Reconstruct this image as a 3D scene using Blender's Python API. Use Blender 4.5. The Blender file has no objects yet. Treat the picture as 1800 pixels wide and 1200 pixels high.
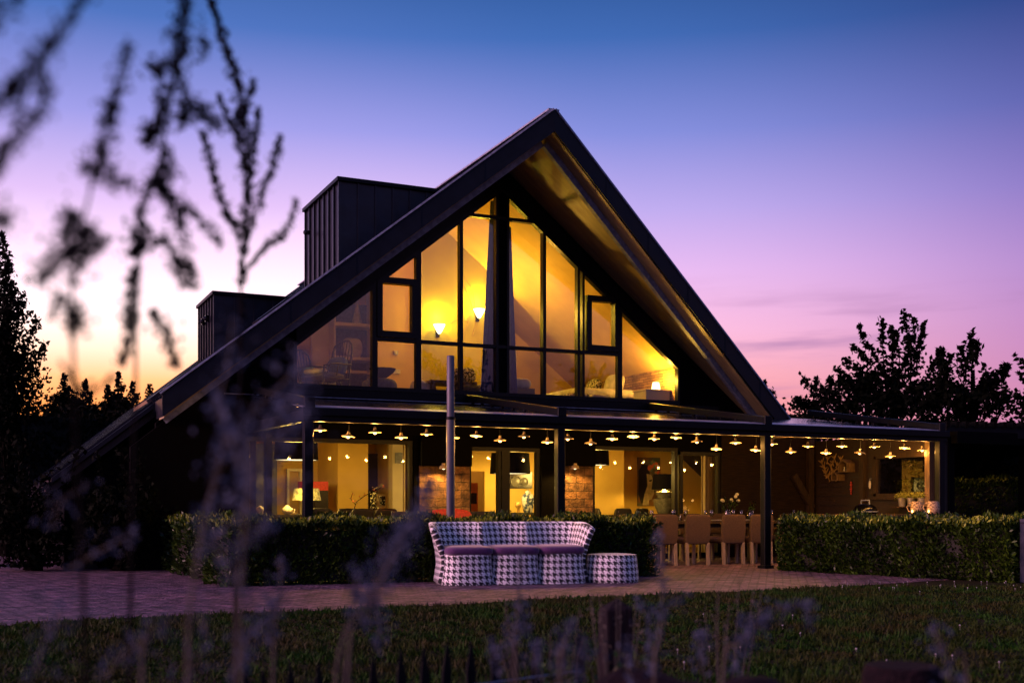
import bpy, bmesh, math, random
import numpy as np
from mathutils import Vector, Matrix
random.seed(7); rng = np.random.default_rng(11)
R = math.radians
SC = bpy.context.scene
COL = SC.collection

# ------------------------------------------------------------------ camera
EYE, YAW, FPX, HOR = 1.04, R(25.0), 2000.0, 890.0     # eye height, yaw off the facade normal, focal length and horizon on an 1800x1200 frame
cam = bpy.data.cameras.new('camera'); camo = bpy.data.objects.new('camera', cam); COL.objects.link(camo)
cam.lens = 40.0; cam.sensor_width = 36.0; cam.sensor_fit = 'HORIZONTAL'; cam.shift_y = (HOR-600)/1800
cam.clip_start = 0.05; cam.clip_end = 2000
camo.location = (0, 0, EYE); camo.rotation_euler = (R(90), 0, -YAW)
cam.dof.use_dof = True; cam.dof.focus_distance = 17.0; cam.dof.aperture_fstop = 2.1
SC.camera = camo
SC.view_settings.view_transform = 'Standard'; SC.view_settings.look = 'None'
SC.view_settings.exposure = 0.0; SC.view_settings.gamma = 1.0; SC.view_settings.use_curve_mapping = False
SC.cycles.use_denoising = True
SC.cycles.max_bounces = 8; SC.cycles.transparent_max_bounces = 16
SC.cycles.sample_clamp_indirect = 6.0; SC.cycles.caustics_reflective = False; SC.cycles.caustics_refractive = False
cs, sn = math.cos(YAW), math.sin(YAW)
def ray(px, py):
    a, b = (px-900)/FPX, (HOR-py)/FPX
    return a*cs+sn, -a*sn+cs, b
def P(px, py, y):                       # the point of the vertical plane y that the photo shows at a pixel
    dx, dy, b = ray(px, py); t = y/dy
    return Vector((dx*t, y, EYE+b*t))
def G(px, py):                          # the point of the ground
    dx, dy, b = ray(px, py); t = -EYE/b
    return Vector((dx*t, dy*t, 0))
def D(px, py, d):                       # the point at a given distance along the view
    dx, dy, b = ray(px, py)
    return Vector((dx*d, dy*d, EYE+b*d))

# ------------------------------------------------------------------ sky (dusk)
w = bpy.data.worlds.new('World'); SC.world = w; w.use_nodes = True
nt = w.node_tree; nt.nodes.clear()
def N(t, **k):
    n = nt.nodes.new(t)
    for a, v in k.items(): setattr(n, a, v)
    return n
def L(a, b): nt.links.new(a, b)
tc = N('ShaderNodeTexCoord'); sep = N('ShaderNodeSeparateXYZ'); L(tc.outputs['Generated'], sep.inputs[0])
def mrange(src, a, b, smooth=True):
    m = N('ShaderNodeMapRange'); m.interpolation_type = 'SMOOTHSTEP' if smooth else 'LINEAR'
    m.inputs[1].default_value = a; m.inputs[2].default_value = b; L(src, m.inputs[0]); return m.outputs[0]
def ramp(src, stops):
    r = N('ShaderNodeValToRGB'); e = r.color_ramp.elements
    while len(e) < len(stops): e.new(0.5)
    for el, (p, c) in zip(e, stops): el.position = p/0.5; el.color = (*c, 1)
    L(src, r.inputs[0]); return r.outputs[0]
def mix(f, a, b):
    m = N('ShaderNodeMix', data_type='RGBA'); L(f, m.inputs[0]); L(a, m.inputs[6]); L(b, m.inputs[7]); return m.outputs[2]
sd = Vector(ray(290, 600)).normalized()                   # where the sun went down
dot = N('ShaderNodeVectorMath', operation='DOT_PRODUCT'); L(tc.outputs['Generated'], dot.inputs[0]); dot.inputs[1].default_value = sd
ez = mrange(sep.outputs['Z'], 0.0, 0.5, False)
SKY_NEAR = [(0.0,(1.2,.26,.03)), (.080,(1.4,.42,.10)), (.105,(1.55,.66,.28)), (.130,(1.6,1.0,.76)), (.16,(1.55,1.16,1.18)), (.20,(1.25,.90,1.14)), (.25,(.80,.56,.97)), (.31,(.36,.35,.84)), (.38,(.08,.18,.55)), (.44,(.035,.11,.36)), (.5,(.03,.08,.3))]
SKY_FAR  = [(0.0,(.55,.18,.36)), (.08,(.62,.24,.46)), (.13,(.54,.24,.54)), (.19,(.43,.24,.60)), (.25,(.25,.18,.55)), (.31,(.11,.12,.42)), (.38,(.03,.06,.25)), (.44,(.011,.035,.16)), (.5,(.01,.03,.13))]
SKY_MID  = [(0.0,(1.0,.28,.22)), (.08,(1.05,.36,.34)), (.115,(1.05,.46,.52)), (.15,(1.02,.53,.76)), (.20,(.84,.51,.90)), (.25,(.54,.42,.88)), (.31,(.24,.28,.74)), (.38,(.052,.15,.48)), (.44,(.02,.085,.30)), (.5,(.02,.06,.25))]
SKY_BACK = [(0.0,(.01,.006,.015)), (.07,(.03,.018,.045)), (.115,(.24,.12,.22)), (.17,(.44,.27,.46)), (.25,(.34,.25,.52)), (.35,(.08,.13,.38)), (.5,(.045,.11,.36))]
near, mid, far, back = (ramp(ez, s) for s in (SKY_NEAR, SKY_MID, SKY_FAR, SKY_BACK))
c1 = mix(mrange(dot.outputs['Value'], .91, .985), mid, near)
c2 = mix(mrange(dot.outputs['Value'], .70, .93), far, c1)
c3 = mix(mrange(dot.outputs['Value'], .05, .55), back, c2)
# faint streaks of cloud low in the sky
mp = N('ShaderNodeMapping'); mp.inputs['Scale'].default_value = (2.4, 2.4, 22); L(tc.outputs['Generated'], mp.inputs[0])
nz = N('ShaderNodeTexNoise'); nz.inputs['Scale'].default_value = 1.6; nz.inputs['Detail'].default_value = 5; L(mp.outputs[0], nz.inputs['Vector'])
k1 = mrange(nz.outputs['Fac'], .50, .68); k2 = mrange(sep.outputs['Z'], .21, .13); k3 = mrange(sep.outputs['Z'], .02, .08)
kk = N('ShaderNodeMath', operation='MULTIPLY'); L(k1, kk.inputs[0]); L(k2, kk.inputs[1])
kl = N('ShaderNodeMath', operation='MULTIPLY'); L(kk.outputs[0], kl.inputs[0]); k4 = mrange(dot.outputs['Value'], .965, .90); km = N('ShaderNodeMath', operation='MULTIPLY'); L(k4, km.inputs[0]); km.inputs[1].default_value = .75; L(km.outputs[0], kl.inputs[1])
cl = N('ShaderNodeRGB'); cl.outputs[0].default_value = (.44,.22,.46,1)
c4 = mix(kl.outputs[0], c3, cl.outputs[0])
sky = N('ShaderNodeTexSky', sky_type='NISHITA'); sky.sun_disc = False; sky.sun_elevation = R(1.0); sky.sun_rotation = math.atan2(sd.x, sd.y)
b1 = N('ShaderNodeBackground'); b1.inputs[1].default_value = 1.0; L(c4, b1.inputs[0])
b2 = N('ShaderNodeBackground'); b2.inputs[1].default_value = 0.004; L(sky.outputs[0], b2.inputs[0])
ad = N('ShaderNodeAddShader'); L(b1.outputs[0], ad.inputs[0]); L(b2.outputs[0], ad.inputs[1])
wo = N('ShaderNodeOutputWorld'); L(ad.outputs[0], wo.inputs[0])
# the afterglow: a weak, very wide, pink sun from the left
sun = bpy.data.lights.new('afterglow', 'SUN'); sun.energy = 4.5; sun.angle = R(40); sun.color = (1.0, .48, .60)
suno = bpy.data.objects.new('afterglow', sun); COL.objects.link(suno)
lx, ly = -0.93*cs-0.30*sn, 0.93*sn-0.30*cs
suno.rotation_euler = Vector((lx, ly, 0.28)).to_track_quat('Z', 'Y').to_euler()

# ------------------------------------------------------------------ helpers
class MB:
    def __init__(s): s.v, s.f = [], []
    def add(s, vs, fs):
        o = len(s.v); s.v += [tuple(p) for p in vs]; s.f += [tuple(i+o for i in f) for f in fs]; return s
    def box(s, c, d, rz=0, M=None):
        c = Vector(c); h = [x/2 for x in d]
        vs = [Vector((x*h[0], y*h[1], z*h[2])) for x in (-1,1) for y in (-1,1) for z in (-1,1)]
        m = M if M is not None else Matrix.Rotation(rz, 3, 'Z')
        return s.add([m@p+c for p in vs], [(0,1,3,2),(4,6,7,5),(0,4,5,1),(2,3,7,6),(0,2,6,4),(1,5,7,3)])
    def span(s, a, b):
        return s.box([(a[i]+b[i])/2 for i in range(3)], [abs(b[i]-a[i]) for i in range(3)])
    def beam(s, p, q, wd, ht, up=(0,0,1)):
        p, q = Vector(p), Vector(q); z = (q-p); l = z.length; z.normalize()
        x = z.cross(Vector(up))
        if x.length < 1e-4: x = z.cross(Vector((1,0,0)))
        x.normalize(); y = x.cross(z)
        M = Matrix((x, y, z)).transposed()
        return s.box((p+q)/2, (wd, ht, l), M=M)
    def tube(s, pts, r, n=8, cap=True):
        pts = [Vector(p) for p in pts]; m = len(pts)
        rs = r if isinstance(r, (list, tuple)) else [r]*m
        vs = []; prev = None
        for i, p in enumerate(pts):
            t = (pts[min(i+1,m-1)]-pts[max(i-1,0)]).normalized()
            if prev is None:
                x = t.cross(Vector((0,0,1)))
                if x.length < .05: x = t.cross(Vector((1,0,0)))
            else: x = prev - t*prev.dot(t)
            x.normalize(); prev = x; y = t.cross(x)
            for k in range(n):
                a = 2*math.pi*k/n; vs.append(p+(x*math.cos(a)+y*math.sin(a))*rs[i])
        fs = [(i*n+k, i*n+(k+1)%n, (i+1)*n+(k+1)%n, (i+1)*n+k) for i in range(m-1) for k in range(n)]
        if cap: fs += [tuple(range(n-1,-1,-1)), tuple((m-1)*n+k for k in range(n))]
        return s.add(vs, fs)
    def lathe(s, prof, c=(0,0,0), n=20, cap=True):
        c = Vector(c); vs = []
        for r, z in prof:
            for k in range(n):
                a = 2*math.pi*k/n; vs.append(c+Vector((r*math.cos(a), r*math.sin(a), z)))
        m = len(prof)
        fs = [(i*n+k, i*n+(k+1)%n, (i+1)*n+(k+1)%n, (i+1)*n+k) for i in range(m-1) for k in range(n)]
        if cap:
            if prof[0][0] > 1e-4: fs.append(tuple(range(n-1,-1,-1)))
            if prof[-1][0] > 1e-4: fs.append(tuple((m-1)*n+k for k in range(n)))
        return s.add(vs, fs)
    def ball(s, c, r, n=10):
        r = r if isinstance(r, (list, tuple)) else (r,r,r); c = Vector(c); vs = []; m = max(4, n//2+1)
        for i in range(m+1):
            th = math.pi*i/m
            for k in range(n):
                a = 2*math.pi*k/n
                vs.append(c+Vector((r[0]*math.sin(th)*math.cos(a), r[1]*math.sin(th)*math.sin(a), -r[2]*math.cos(th))))
        return s.add(vs, [(i*n+k, i*n+(k+1)%n, (i+1)*n+(k+1)%n, (i+1)*n+k) for i in range(m) for k in range(n)])
    def prism(s, poly, vec):
        a = [Vector(p) for p in poly]; vec = Vector(vec); n = len(a)
        return s.add(a+[p+vec for p in a], [tuple(range(n-1,-1,-1)), tuple(range(n,2*n))]+[(i,(i+1)%n,(i+1)%n+n,i+n) for i in range(n)])
    def pillow(s, c, d, rz=0, M=None, n=10, e=.42):       # a stuffed cushion: a superellipsoid
        c = Vector(c); m = M if M is not None else Matrix.Rotation(rz, 3, 'Z'); vs = []
        pw = lambda t, q: math.copysign(abs(t)**q, t)
        nu, nv = n*2, n
        for i in range(nv+1):
            th = -math.pi/2+math.pi*i/nv
            for k in range(nu):
                a = 2*math.pi*k/nu
                vs.append(m@Vector((d[0]/2*pw(math.cos(th),e)*pw(math.cos(a),e), d[1]/2*pw(math.cos(th),e)*pw(math.sin(a),e), d[2]/2*pw(math.sin(th),.75)))+c)
        return s.add(vs, [(i*nu+k, i*nu+(k+1)%nu, (i+1)*nu+(k+1)%nu, (i+1)*nu+k) for i in range(nv) for k in range(nu)])
    def build(s, name, mat, parent=None, world=False, smooth=None, bevel=0, loc=None):
        vs = s.v
        if world and parent is not None:
            b = wloc(parent); vs = [(p[0]-b.x, p[1]-b.y, p[2]-b.z) for p in vs]
        if loc is not None: vs = [(p[0]-loc[0], p[1]-loc[1], p[2]-loc[2]) for p in vs]
        me = bpy.data.meshes.new(name); me.from_pydata(vs, [], s.f)
        bm = bmesh.new(); bm.from_mesh(me); bmesh.ops.remove_doubles(bm, verts=bm.verts, dist=1e-6) if len(vs) < 4000 else None
        bmesh.ops.recalc_face_normals(bm, faces=bm.faces); bm.to_mesh(me); bm.free()
        return link(name, me, mat, parent, smooth, bevel, loc)
def wloc(o):
    l = Vector(o.location)
    while o.parent: o = o.parent; l += Vector(o.location)
    return l
def link(name, me, mat, parent=None, smooth=None, bevel=0, loc=None):
    me.materials.append(mat)
    if smooth is not None:
        me.polygons.foreach_set('use_smooth', [True]*len(me.polygons))
        if smooth < 179: me.set_sharp_from_angle(angle=R(smooth))
    o = bpy.data.objects.new(name, me); COL.objects.link(o)
    if parent is not None: o.parent = parent
    if loc is not None: o.location = loc
    if bevel:
        b = o.modifiers.new('bevel', 'BEVEL'); b.width = bevel; b.segments = 2; b.limit_method = 'ANGLE'; b.angle_limit = R(40)
    return o
def fast(name, V, F, mat, parent=None, smooth=False):    # many small faces at once; V (n,3), F (m,k)
    V = np.asarray(V, dtype=np.float32); F = np.asarray(F, dtype=np.int32); k = F.shape[1]
    me = bpy.data.meshes.new(name); me.vertices.add(len(V)); me.vertices.foreach_set('co', V.ravel())
    me.loops.add(F.size); me.loops.foreach_set('vertex_index', F.ravel())
    me.polygons.add(len(F)); me.polygons.foreach_set('loop_start', np.arange(0, F.size, k, dtype=np.int32))
    me.update(calc_edges=True)
    return link(name, me, mat, parent)
def unit(a): return a/np.maximum(np.linalg.norm(a, axis=1, keepdims=True), 1e-9)
def leaf_arrays(C, size, axis=None, wid=.45, jitter=.35):
    """a folded leaf (two triangles pairs) at every centre C"""
    n = len(C); sz = size*(1+jitter*(rng.random((n,1))*2-1))
    d = unit(rng.normal(size=(n,3)) if axis is None else axis+rng.normal(size=(n,3))*.55)
    s = unit(np.cross(d, unit(rng.normal(size=(n,3))))); u = np.cross(s, d)
    a = C-d*sz*.5; b = C+d*sz*.5; m = C+u*sz*.10
    l = m+s*sz*wid*.5-u*sz*.14; r = m-s*sz*wid*.5-u*sz*.14
    V = np.stack([a, l, b, r], 1).reshape(-1,3); i = np.arange(n)[:,None]*4
    return V, np.concatenate([i+[0,1,2], i+[0,2,3]], 0)
def thing(name, label, cat, loc=(0,0,0), rz=0, group=None):
    o = bpy.data.objects.new(name, None); COL.objects.link(o); o.location = loc; o.rotation_euler = (0,0,rz); o.empty_display_size = .2
    return tag(o, label, cat, group)
def tag(o, label, cat, group=None, kind=None):
    o['label'] = label; o['category'] = cat
    if group: o['group'] = group
    if kind: o['kind'] = kind
    return o
def kind(o, k): o['kind'] = k; return o
def dup(root, loc, rz=None, label=None):
    r = root.copy(); COL.objects.link(r); r.location = loc
    if rz is not None: r.rotation_euler = (0,0,rz)
    if label: r['label'] = label
    for ch in list(root.children):
        c = ch.copy(); COL.objects.link(c); c.parent = r
        for g in list(ch.children):
            d = g.copy(); COL.objects.link(d); d.parent = c
    return r
def light(kind_, loc, energy, color, radius, parent=None, spot=None, blend=.6):
    l = bpy.data.lights.new('lamp_light', kind_); l.energy = energy; l.color = color
    if kind_ == 'AREA': l.shape = 'DISK'; l.size = radius*2
    else: l.shadow_soft_size = radius
    if spot: l.spot_size = R(spot); l.spot_blend = blend
    o = bpy.data.objects.new('lamp_light', l); COL.objects.link(o); o.location = loc
    if parent is not None: o.parent = parent
    return o
ORD = 'first second third fourth fifth sixth seventh eighth ninth tenth eleventh twelfth thirteenth fourteenth fifteenth sixteenth seventeenth eighteenth nineteenth twentieth'.split()
ORD += ['twenty-'+x for x in ORD[:9]]+['thirtieth']

# ------------------------------------------------------------------ materials
def mat(name, col, rough=.6, metal=0, noise=None, bump=0, bscale=40, spec=.5, col2=None, stretch=(1,1,1), emit=None, es=0, coat=0, sheen=0, detail=4, lo=.35, hi=.65):
    m = bpy.data.materials.new(name); m.use_nodes = True; t = m.node_tree; b = t.nodes['Principled BSDF']
    b.inputs['Base Color'].default_value = (*col, 1); b.inputs['Roughness'].default_value = rough; b.inputs['Metallic'].default_value = metal
    b.inputs['Specular IOR Level'].default_value = spec; b.inputs['Coat Weight'].default_value = coat; b.inputs['Sheen Weight'].default_value = sheen
    if emit: b.inputs['Emission Color'].default_value = (*emit, 1); b.inputs['Emission Strength'].default_value = es
    if noise or bump:
        tcn = t.nodes.new('ShaderNodeTexCoord'); mpn = t.nodes.new('ShaderNodeMapping'); mpn.inputs['Scale'].default_value = stretch
        t.links.new(tcn.outputs['Object'], mpn.inputs[0])
    if noise:
        n = t.nodes.new('ShaderNodeTexNoise'); n.inputs['Scale'].default_value = noise; n.inputs['Detail'].default_value = detail
        t.links.new(mpn.outputs[0], n.inputs['Vector'])
        r = t.nodes.new('ShaderNodeValToRGB'); r.color_ramp.elements[0].position = lo; r.color_ramp.elements[1].position = hi
        r.color_ramp.elements[0].color = (*(col2 or tuple(c*.6 for c in col)), 1); r.color_ramp.elements[1].color = (*col, 1)
        t.links.new(n.outputs['Fac'], r.inputs[0]); t.links.new(r.outputs[0], b.inputs['Base Color'])
        q = t.nodes.new('ShaderNodeMapRange'); q.inputs[3].default_value = max(0, rough-.12); q.inputs[4].default_value = min(1, rough+.12)
        t.links.new(n.outputs['Fac'], q.inputs[0]); t.links.new(q.outputs[0], b.inputs['Roughness'])
    if bump:
        n2 = t.nodes.new('ShaderNodeTexNoise'); n2.inputs['Scale'].default_value = bscale; n2.inputs['Detail'].default_value = 5
        t.links.new(mpn.outputs[0], n2.inputs['Vector'])
        bp = t.nodes.new('ShaderNodeBump'); bp.inputs['Strength'].default_value = bump; bp.inputs['Distance'].default_value = .02
        t.links.new(n2.outputs['Fac'], bp.inputs['Height']); t.links.new(bp.outputs[0], b.inputs['Normal'])
    return m
def emat(name, col, s):
    m = bpy.data.materials.new(name); m.use_nodes = True; t = m.node_tree; t.nodes.clear()
    e = t.nodes.new('ShaderNodeEmission'); e.inputs[0].default_value = (*col,1); e.inputs[1].default_value = s
    o = t.nodes.new('ShaderNodeOutputMaterial'); t.links.new(e.outputs[0], o.inputs[0]); return m
def glass_mat(name, tint=(.96,.97,.96), ior=1.5, boost=1.0):
    m = bpy.data.materials.new(name); m.use_nodes = True; t = m.node_tree; t.nodes.clear()
    a = t.nodes.new('ShaderNodeBsdfTransparent'); a.inputs[0].default_value = (*tint,1)
    g = t.nodes.new('ShaderNodeBsdfGlossy'); g.inputs['Roughness'].default_value = .008
    f = t.nodes.new('ShaderNodeFresnel'); f.inputs[0].default_value = ior
    k = t.nodes.new('ShaderNodeMath'); k.operation = 'MULTIPLY'; k.inputs[1].default_value = boost; k.use_clamp = True
    x = t.nodes.new('ShaderNodeMixShader'); o = t.nodes.new('ShaderNodeOutputMaterial')
    t.links.new(f.outputs[0], k.inputs[0]); t.links.new(k.outputs[0], x.inputs[0]); t.links.new(a.outputs[0], x.inputs[1]); t.links.new(g.outputs[0], x.inputs[2]); t.links.new(x.outputs[0], o.inputs[0])
    return m
def leaf_mat(name, c1, c2, rough=.5, trans=.25, spec=.3):
    m = mat(name, c1, rough, noise=1.7, col2=c2, spec=spec); t = m.node_tree; b = t.nodes['Principled BSDF']
    oi = t.nodes.new('ShaderNodeNewGeometry'); hs = t.nodes.new('ShaderNodeHueSaturation')
    src = b.inputs['Base Color'].links[0].from_socket
    mr = t.nodes.new('ShaderNodeMapRange'); mr.inputs[3].default_value = .55; mr.inputs[4].default_value = 1.45
    t.links.new(oi.outputs['Random Per Island'], mr.inputs[0]); t.links.new(mr.outputs[0], hs.inputs['Value'])
    t.links.new(src, hs.inputs['Color']); t.links.new(hs.outputs[0], b.inputs['Base Color'])
    if trans:
        tr = t.nodes.new('ShaderNodeBsdfTranslucent'); ms = t.nodes.new('ShaderNodeMixShader'); ms.inputs[0].default_value = trans
        t.links.new(hs.outputs[0], tr.inputs[0]); out = [n for n in t.nodes if n.type == 'OUTPUT_MATERIAL'][0]
        t.links.new(b.outputs[0], ms.inputs[1]); t.links.new(tr.outputs[0], ms.inputs[2]); t.links.new(ms.outputs[0], out.inputs[0])
    return m
def brick_mat(name, c1, c2, mort, scale, ratio=(.5,.25), msize=.02, coord='Object', bump=.6, rot=0, rough=.7, axes=None, nsc=2.2, nlo=.3, nhi=.7, vlo=.5, vhi=1.45):
    m = mat(name, c1, rough); t = m.node_tree; b = t.nodes['Principled BSDF']
    tcn = t.nodes.new('ShaderNodeTexCoord'); mpn = t.nodes.new('ShaderNodeMapping'); mpn.inputs['Rotation'].default_value = (0,0,rot)
    src = tcn.outputs[coord]
    if axes:
        sx = t.nodes.new('ShaderNodeSeparateXYZ'); cx = t.nodes.new('ShaderNodeCombineXYZ'); t.links.new(src, sx.inputs[0])
        t.links.new(sx.outputs[axes[0]], cx.inputs[0]); t.links.new(sx.outputs[axes[1]], cx.inputs[1]); src = cx.outputs[0]
    # wobble the joints
    wn = t.nodes.new('ShaderNodeTexNoise'); wn.inputs['Scale'].default_value = 6; wv = t.nodes.new('ShaderNodeVectorMath'); wv.operation = 'SCALE'; wv.inputs[3].default_value = .03
    va = t.nodes.new('ShaderNodeVectorMath'); va.operation = 'ADD'
    t.links.new(src, wn.inputs['Vector']); t.links.new(wn.outputs['Color'], wv.inputs[0]); t.links.new(src, va.inputs[0]); t.links.new(wv.outputs[0], va.inputs[1])
    t.links.new(va.outputs[0], mpn.inputs[0])
    k = t.nodes.new('ShaderNodeTexBrick'); k.inputs['Color1'].default_value = (*c1,1); k.inputs['Color2'].default_value = (*c2,1); k.inputs['Mortar'].default_value = (*mort,1)
    k.inputs['Scale'].default_value = scale; k.inputs['Brick Width'].default_value = ratio[0]; k.inputs['Row Height'].default_value = ratio[1]; k.inputs['Mortar Size'].default_value = msize; k.inputs['Mortar Smooth'].default_value = .5; k.inputs['Bias'].default_value = -.1
    t.links.new(mpn.outputs[0], k.inputs['Vector'])
    n = t.nodes.new('ShaderNodeTexNoise'); n.inputs['Scale'].default_value = nsc; n.inputs['Detail'].default_value = 7; t.links.new(src, n.inputs['Vector'])
    hs = t.nodes.new('ShaderNodeHueSaturation'); mr = t.nodes.new('ShaderNodeMapRange'); mr.inputs[1].default_value = nlo; mr.inputs[2].default_value = nhi; mr.inputs[3].default_value = vlo; mr.inputs[4].default_value = vhi
    t.links.new(n.outputs['Fac'], mr.inputs[0]); t.links.new(mr.outputs[0], hs.inputs['Value']); t.links.new(k.outputs['Color'], hs.inputs['Color']); t.links.new(hs.outputs[0], b.inputs['Base Color'])
    n2 = t.nodes.new('ShaderNodeTexNoise'); n2.inputs['Scale'].default_value = 30; n2.inputs['Detail'].default_value = 6; t.links.new(src, n2.inputs['Vector'])
    s1 = t.nodes.new('ShaderNodeMath'); s1.operation = 'MULTIPLY_ADD'; s1.inputs[1].default_value = -1.2; t.links.new(k.outputs['Fac'], s1.inputs[0]); t.links.new(n2.outputs['Fac'], s1.inputs[2])
    bp = t.nodes.new('ShaderNodeBump'); bp.inputs['Strength'].default_value = bump; bp.inputs['Distance'].default_value = .015
    t.links.new(s1.outputs[0], bp.inputs['Height']); t.links.new(bp.outputs[0], b.inputs['Normal'])
    return m
def houndstooth(name, cell):
    m = mat(name, (.8,.8,.8), .75, sheen=.2); t = m.node_tree; b = t.nodes['Principled BSDF']
    uv = t.nodes.new('ShaderNodeUVMap'); sp = t.nodes.new('ShaderNodeSeparateXYZ'); t.links.new(uv.outputs[0], sp.inputs[0])
    def mth(op, a, c=None):
        n = t.nodes.new('ShaderNodeMath'); n.operation = op
        for i, x in enumerate((a, c)):
            if x is None: continue
            if isinstance(x, (int, float)): n.inputs[i].default_value = x
            else: t.links.new(x, n.inputs[i])
        return n.outputs[0]
    x = mth('DIVIDE', sp.outputs[0], cell); y = mth('DIVIDE', sp.outputs[1], cell)
    fx, fy = mth('LESS_THAN', mth('FRACT', x), .5), mth('LESS_THAN', mth('FRACT', y), .5)
    tw = mth('LESS_THAN', mth('FRACT', mth('MULTIPLY', mth('ADD', x, y), 2)), .5)
    dark = mth('ADD', mth('MULTIPLY', tw, fx), mth('MULTIPLY', mth('SUBTRACT', 1, tw), fy))
    mx = t.nodes.new('ShaderNodeMix'); mx.data_type = 'RGBA'; t.links.new(dark, mx.inputs[0])
    mx.inputs[6].default_value = (.86,.85,.86,1); mx.inputs[7].default_value = (.012,.012,.016,1)
    t.links.new(mx.outputs[2], b.inputs['Base Color']); return m
M = {}
M['charcoal'] = mat('charcoal_metal', (.0035,.0045,.007), .42, 0, noise=9, bump=.03, spec=.15)
M['zinc'] = mat('zinc_sheet', (.022,.026,.04), .36, .4, noise=5, bump=.08, bscale=14, spec=.35)
M['roofing'] = mat('roof_sheet', (.016,.017,.026), .34, .2, noise=4, bump=.1, bscale=9, spec=.35)
M['fascia'] = mat('fascia_sheet', (.006,.009,.017), .45, 0, noise=5, bump=.05, bscale=11, spec=.16)
M['steel'] = mat('galvanised_steel', (.32,.36,.48), .55, 0, noise=12, bump=.04, spec=.3)
M['soffit'] = mat('soffit_board', (.46,.36,.18), .5, noise=2.0, col2=(.33,.25,.12), stretch=(1,6,1), bump=.05, bscale=30)
M['frame'] = mat('window_frame', (.006,.007,.009), .4, 0, noise=14, spec=.2)
M['black_wood'] = mat('black_timber', (.003,.0026,.0026), .75, noise=6, stretch=(1,1,14), bump=.25, bscale=10, spec=.05)
M['brown_wood'] = mat('brown_timber', (.055,.030,.015), .6, noise=5, stretch=(9,9,1), col2=(.022,.013,.007), bump=.3, bscale=14, spec=.3)
M['wood_wall'] = mat('planked_wall', (.028,.015,.007), .7, noise=4, stretch=(1,1,16), col2=(.010,.006,.004), bump=.4, bscale=9, spec=.15)
M['post_wood'] = mat('post_wood', (.22,.13,.06), .6, noise=4, stretch=(10,10,1), col2=(.1,.06,.03), bump=.25, bscale=14)
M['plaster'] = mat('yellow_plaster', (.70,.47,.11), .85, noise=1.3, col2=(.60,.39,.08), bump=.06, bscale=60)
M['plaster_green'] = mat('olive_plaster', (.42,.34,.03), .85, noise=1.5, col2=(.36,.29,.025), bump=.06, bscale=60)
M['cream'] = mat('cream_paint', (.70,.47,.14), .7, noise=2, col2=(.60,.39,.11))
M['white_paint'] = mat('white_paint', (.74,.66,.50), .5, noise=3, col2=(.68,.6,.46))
M['floor_wood'] = mat('floor_boards', (.2,.11,.05), .4, noise=3, stretch=(1,10,1), col2=(.12,.06,.03))
M['dark'] = mat('dark_cabinet', (.02,.015,.012), .5, noise=6)
M['stone'] = brick_mat('pier_stone', (.25,.125,.055), (.13,.07,.035), (.07,.045,.025), 1.0, (.34,.15), .006, bump=2.5, axes=(0,2), nsc=7, nlo=.36, nhi=.64, vlo=.45, vhi=1.4)
M['glass'] = glass_mat('window_glass', boost=2.8); M['glass_low'] = glass_mat('ground_floor_glass', boost=.95)
M['dark_glass'] = glass_mat('dark_window_glass', (.5,.5,.5), 1.5, 1.3)
M['clear'] = glass_mat('drinking_glass', (.93,.95,.95), 1.5, 2.2)
M['paving'] = brick_mat('brick_paving', (.22,.115,.165), (.085,.055,.085), (.006,.005,.007), 1.0, (.22,.10), .014, bump=2.4, rot=R(38), rough=.55, nsc=4.5, nlo=.38, nhi=.62, vlo=.35, vhi=1.6)
M['lawn'] = mat('lawn_soil', (.012,.017,.003), .9, noise=1.1, col2=(.018,.012,.005), bump=.8, bscale=25, detail=8, spec=.1)
M['earth'] = mat('far_ground', (.006,.007,.004), .95, noise=.6, bump=.5, bscale=5)
M['grass'] = leaf_mat('grass_blades', (.013,.050,.003), (.030,.030,.006), .6, .12, .12)
M['hedge_leaf'] = leaf_mat('hedge_leaves', (.044,.085,.006), (.014,.030,.0035), .36, .12, .22)
M['hedge_core'] = mat('hedge_twigs', (.012,.012,.006), .9, noise=12)
M['hedge_tip_lit'] = leaf_mat('lamplit_hedge_tips', (.38,.42,.04), (.18,.24,.025), .36, .25)  # new growth, brightened: pendant light on the hedge top put into the colour
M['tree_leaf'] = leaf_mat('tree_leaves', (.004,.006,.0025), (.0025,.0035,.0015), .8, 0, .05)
M['bark'] = mat('bark', (.005,.004,.003), .9, noise=8, bump=.5, spec=.03)
M['weed'] = leaf_mat('weed_seeds', (.010,.009,.013), (.006,.006,.008), .8, .05, .05)
M['weed_pale'] = leaf_mat('pale_weed_seeds', (.11,.14,.22), (.07,.09,.15), .8, .3, .1)
M['stem'] = mat('weed_stem', (.006,.0055,.006), .8, noise=20, spec=.04)
M['stem_pale'] = mat('dry_stem', (.11,.10,.085), .8, noise=20, spec=.1)
M['hound'] = houndstooth('houndstooth_fabric', .084)
M['purple'] = mat('purple_fabric', (.10,.022,.13), .85, noise=40, bump=.12, bscale=180, sheen=.4)
M['chair_fabric'] = mat('taupe_fabric', (.11,.068,.052), .85, noise=60, bump=.15, bscale=220, spec=.2)
M['chair_leg'] = mat('pale_wood_leg', (.36,.27,.21), .5, noise=10, stretch=(8,8,1))
M['enamel'] = mat('enamel_shade', (.82,.62,.38), .4, noise=20)
M['bulb'] = emat('lit_bulb', (1.0,.56,.18), 8)
M['cord'] = mat('black_cord', (.01,.01,.01), .6, noise=30)
M['red'] = mat('red_fabric', (.55,.05,.03), .7, noise=30)
M['orange'] = mat('orange_panel', (.7,.16,.02), .6, noise=6)
M['blue_cloth'] = mat('blue_curtain', (.10,.19,.62), .85, noise=8, stretch=(8,8,1))
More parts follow.
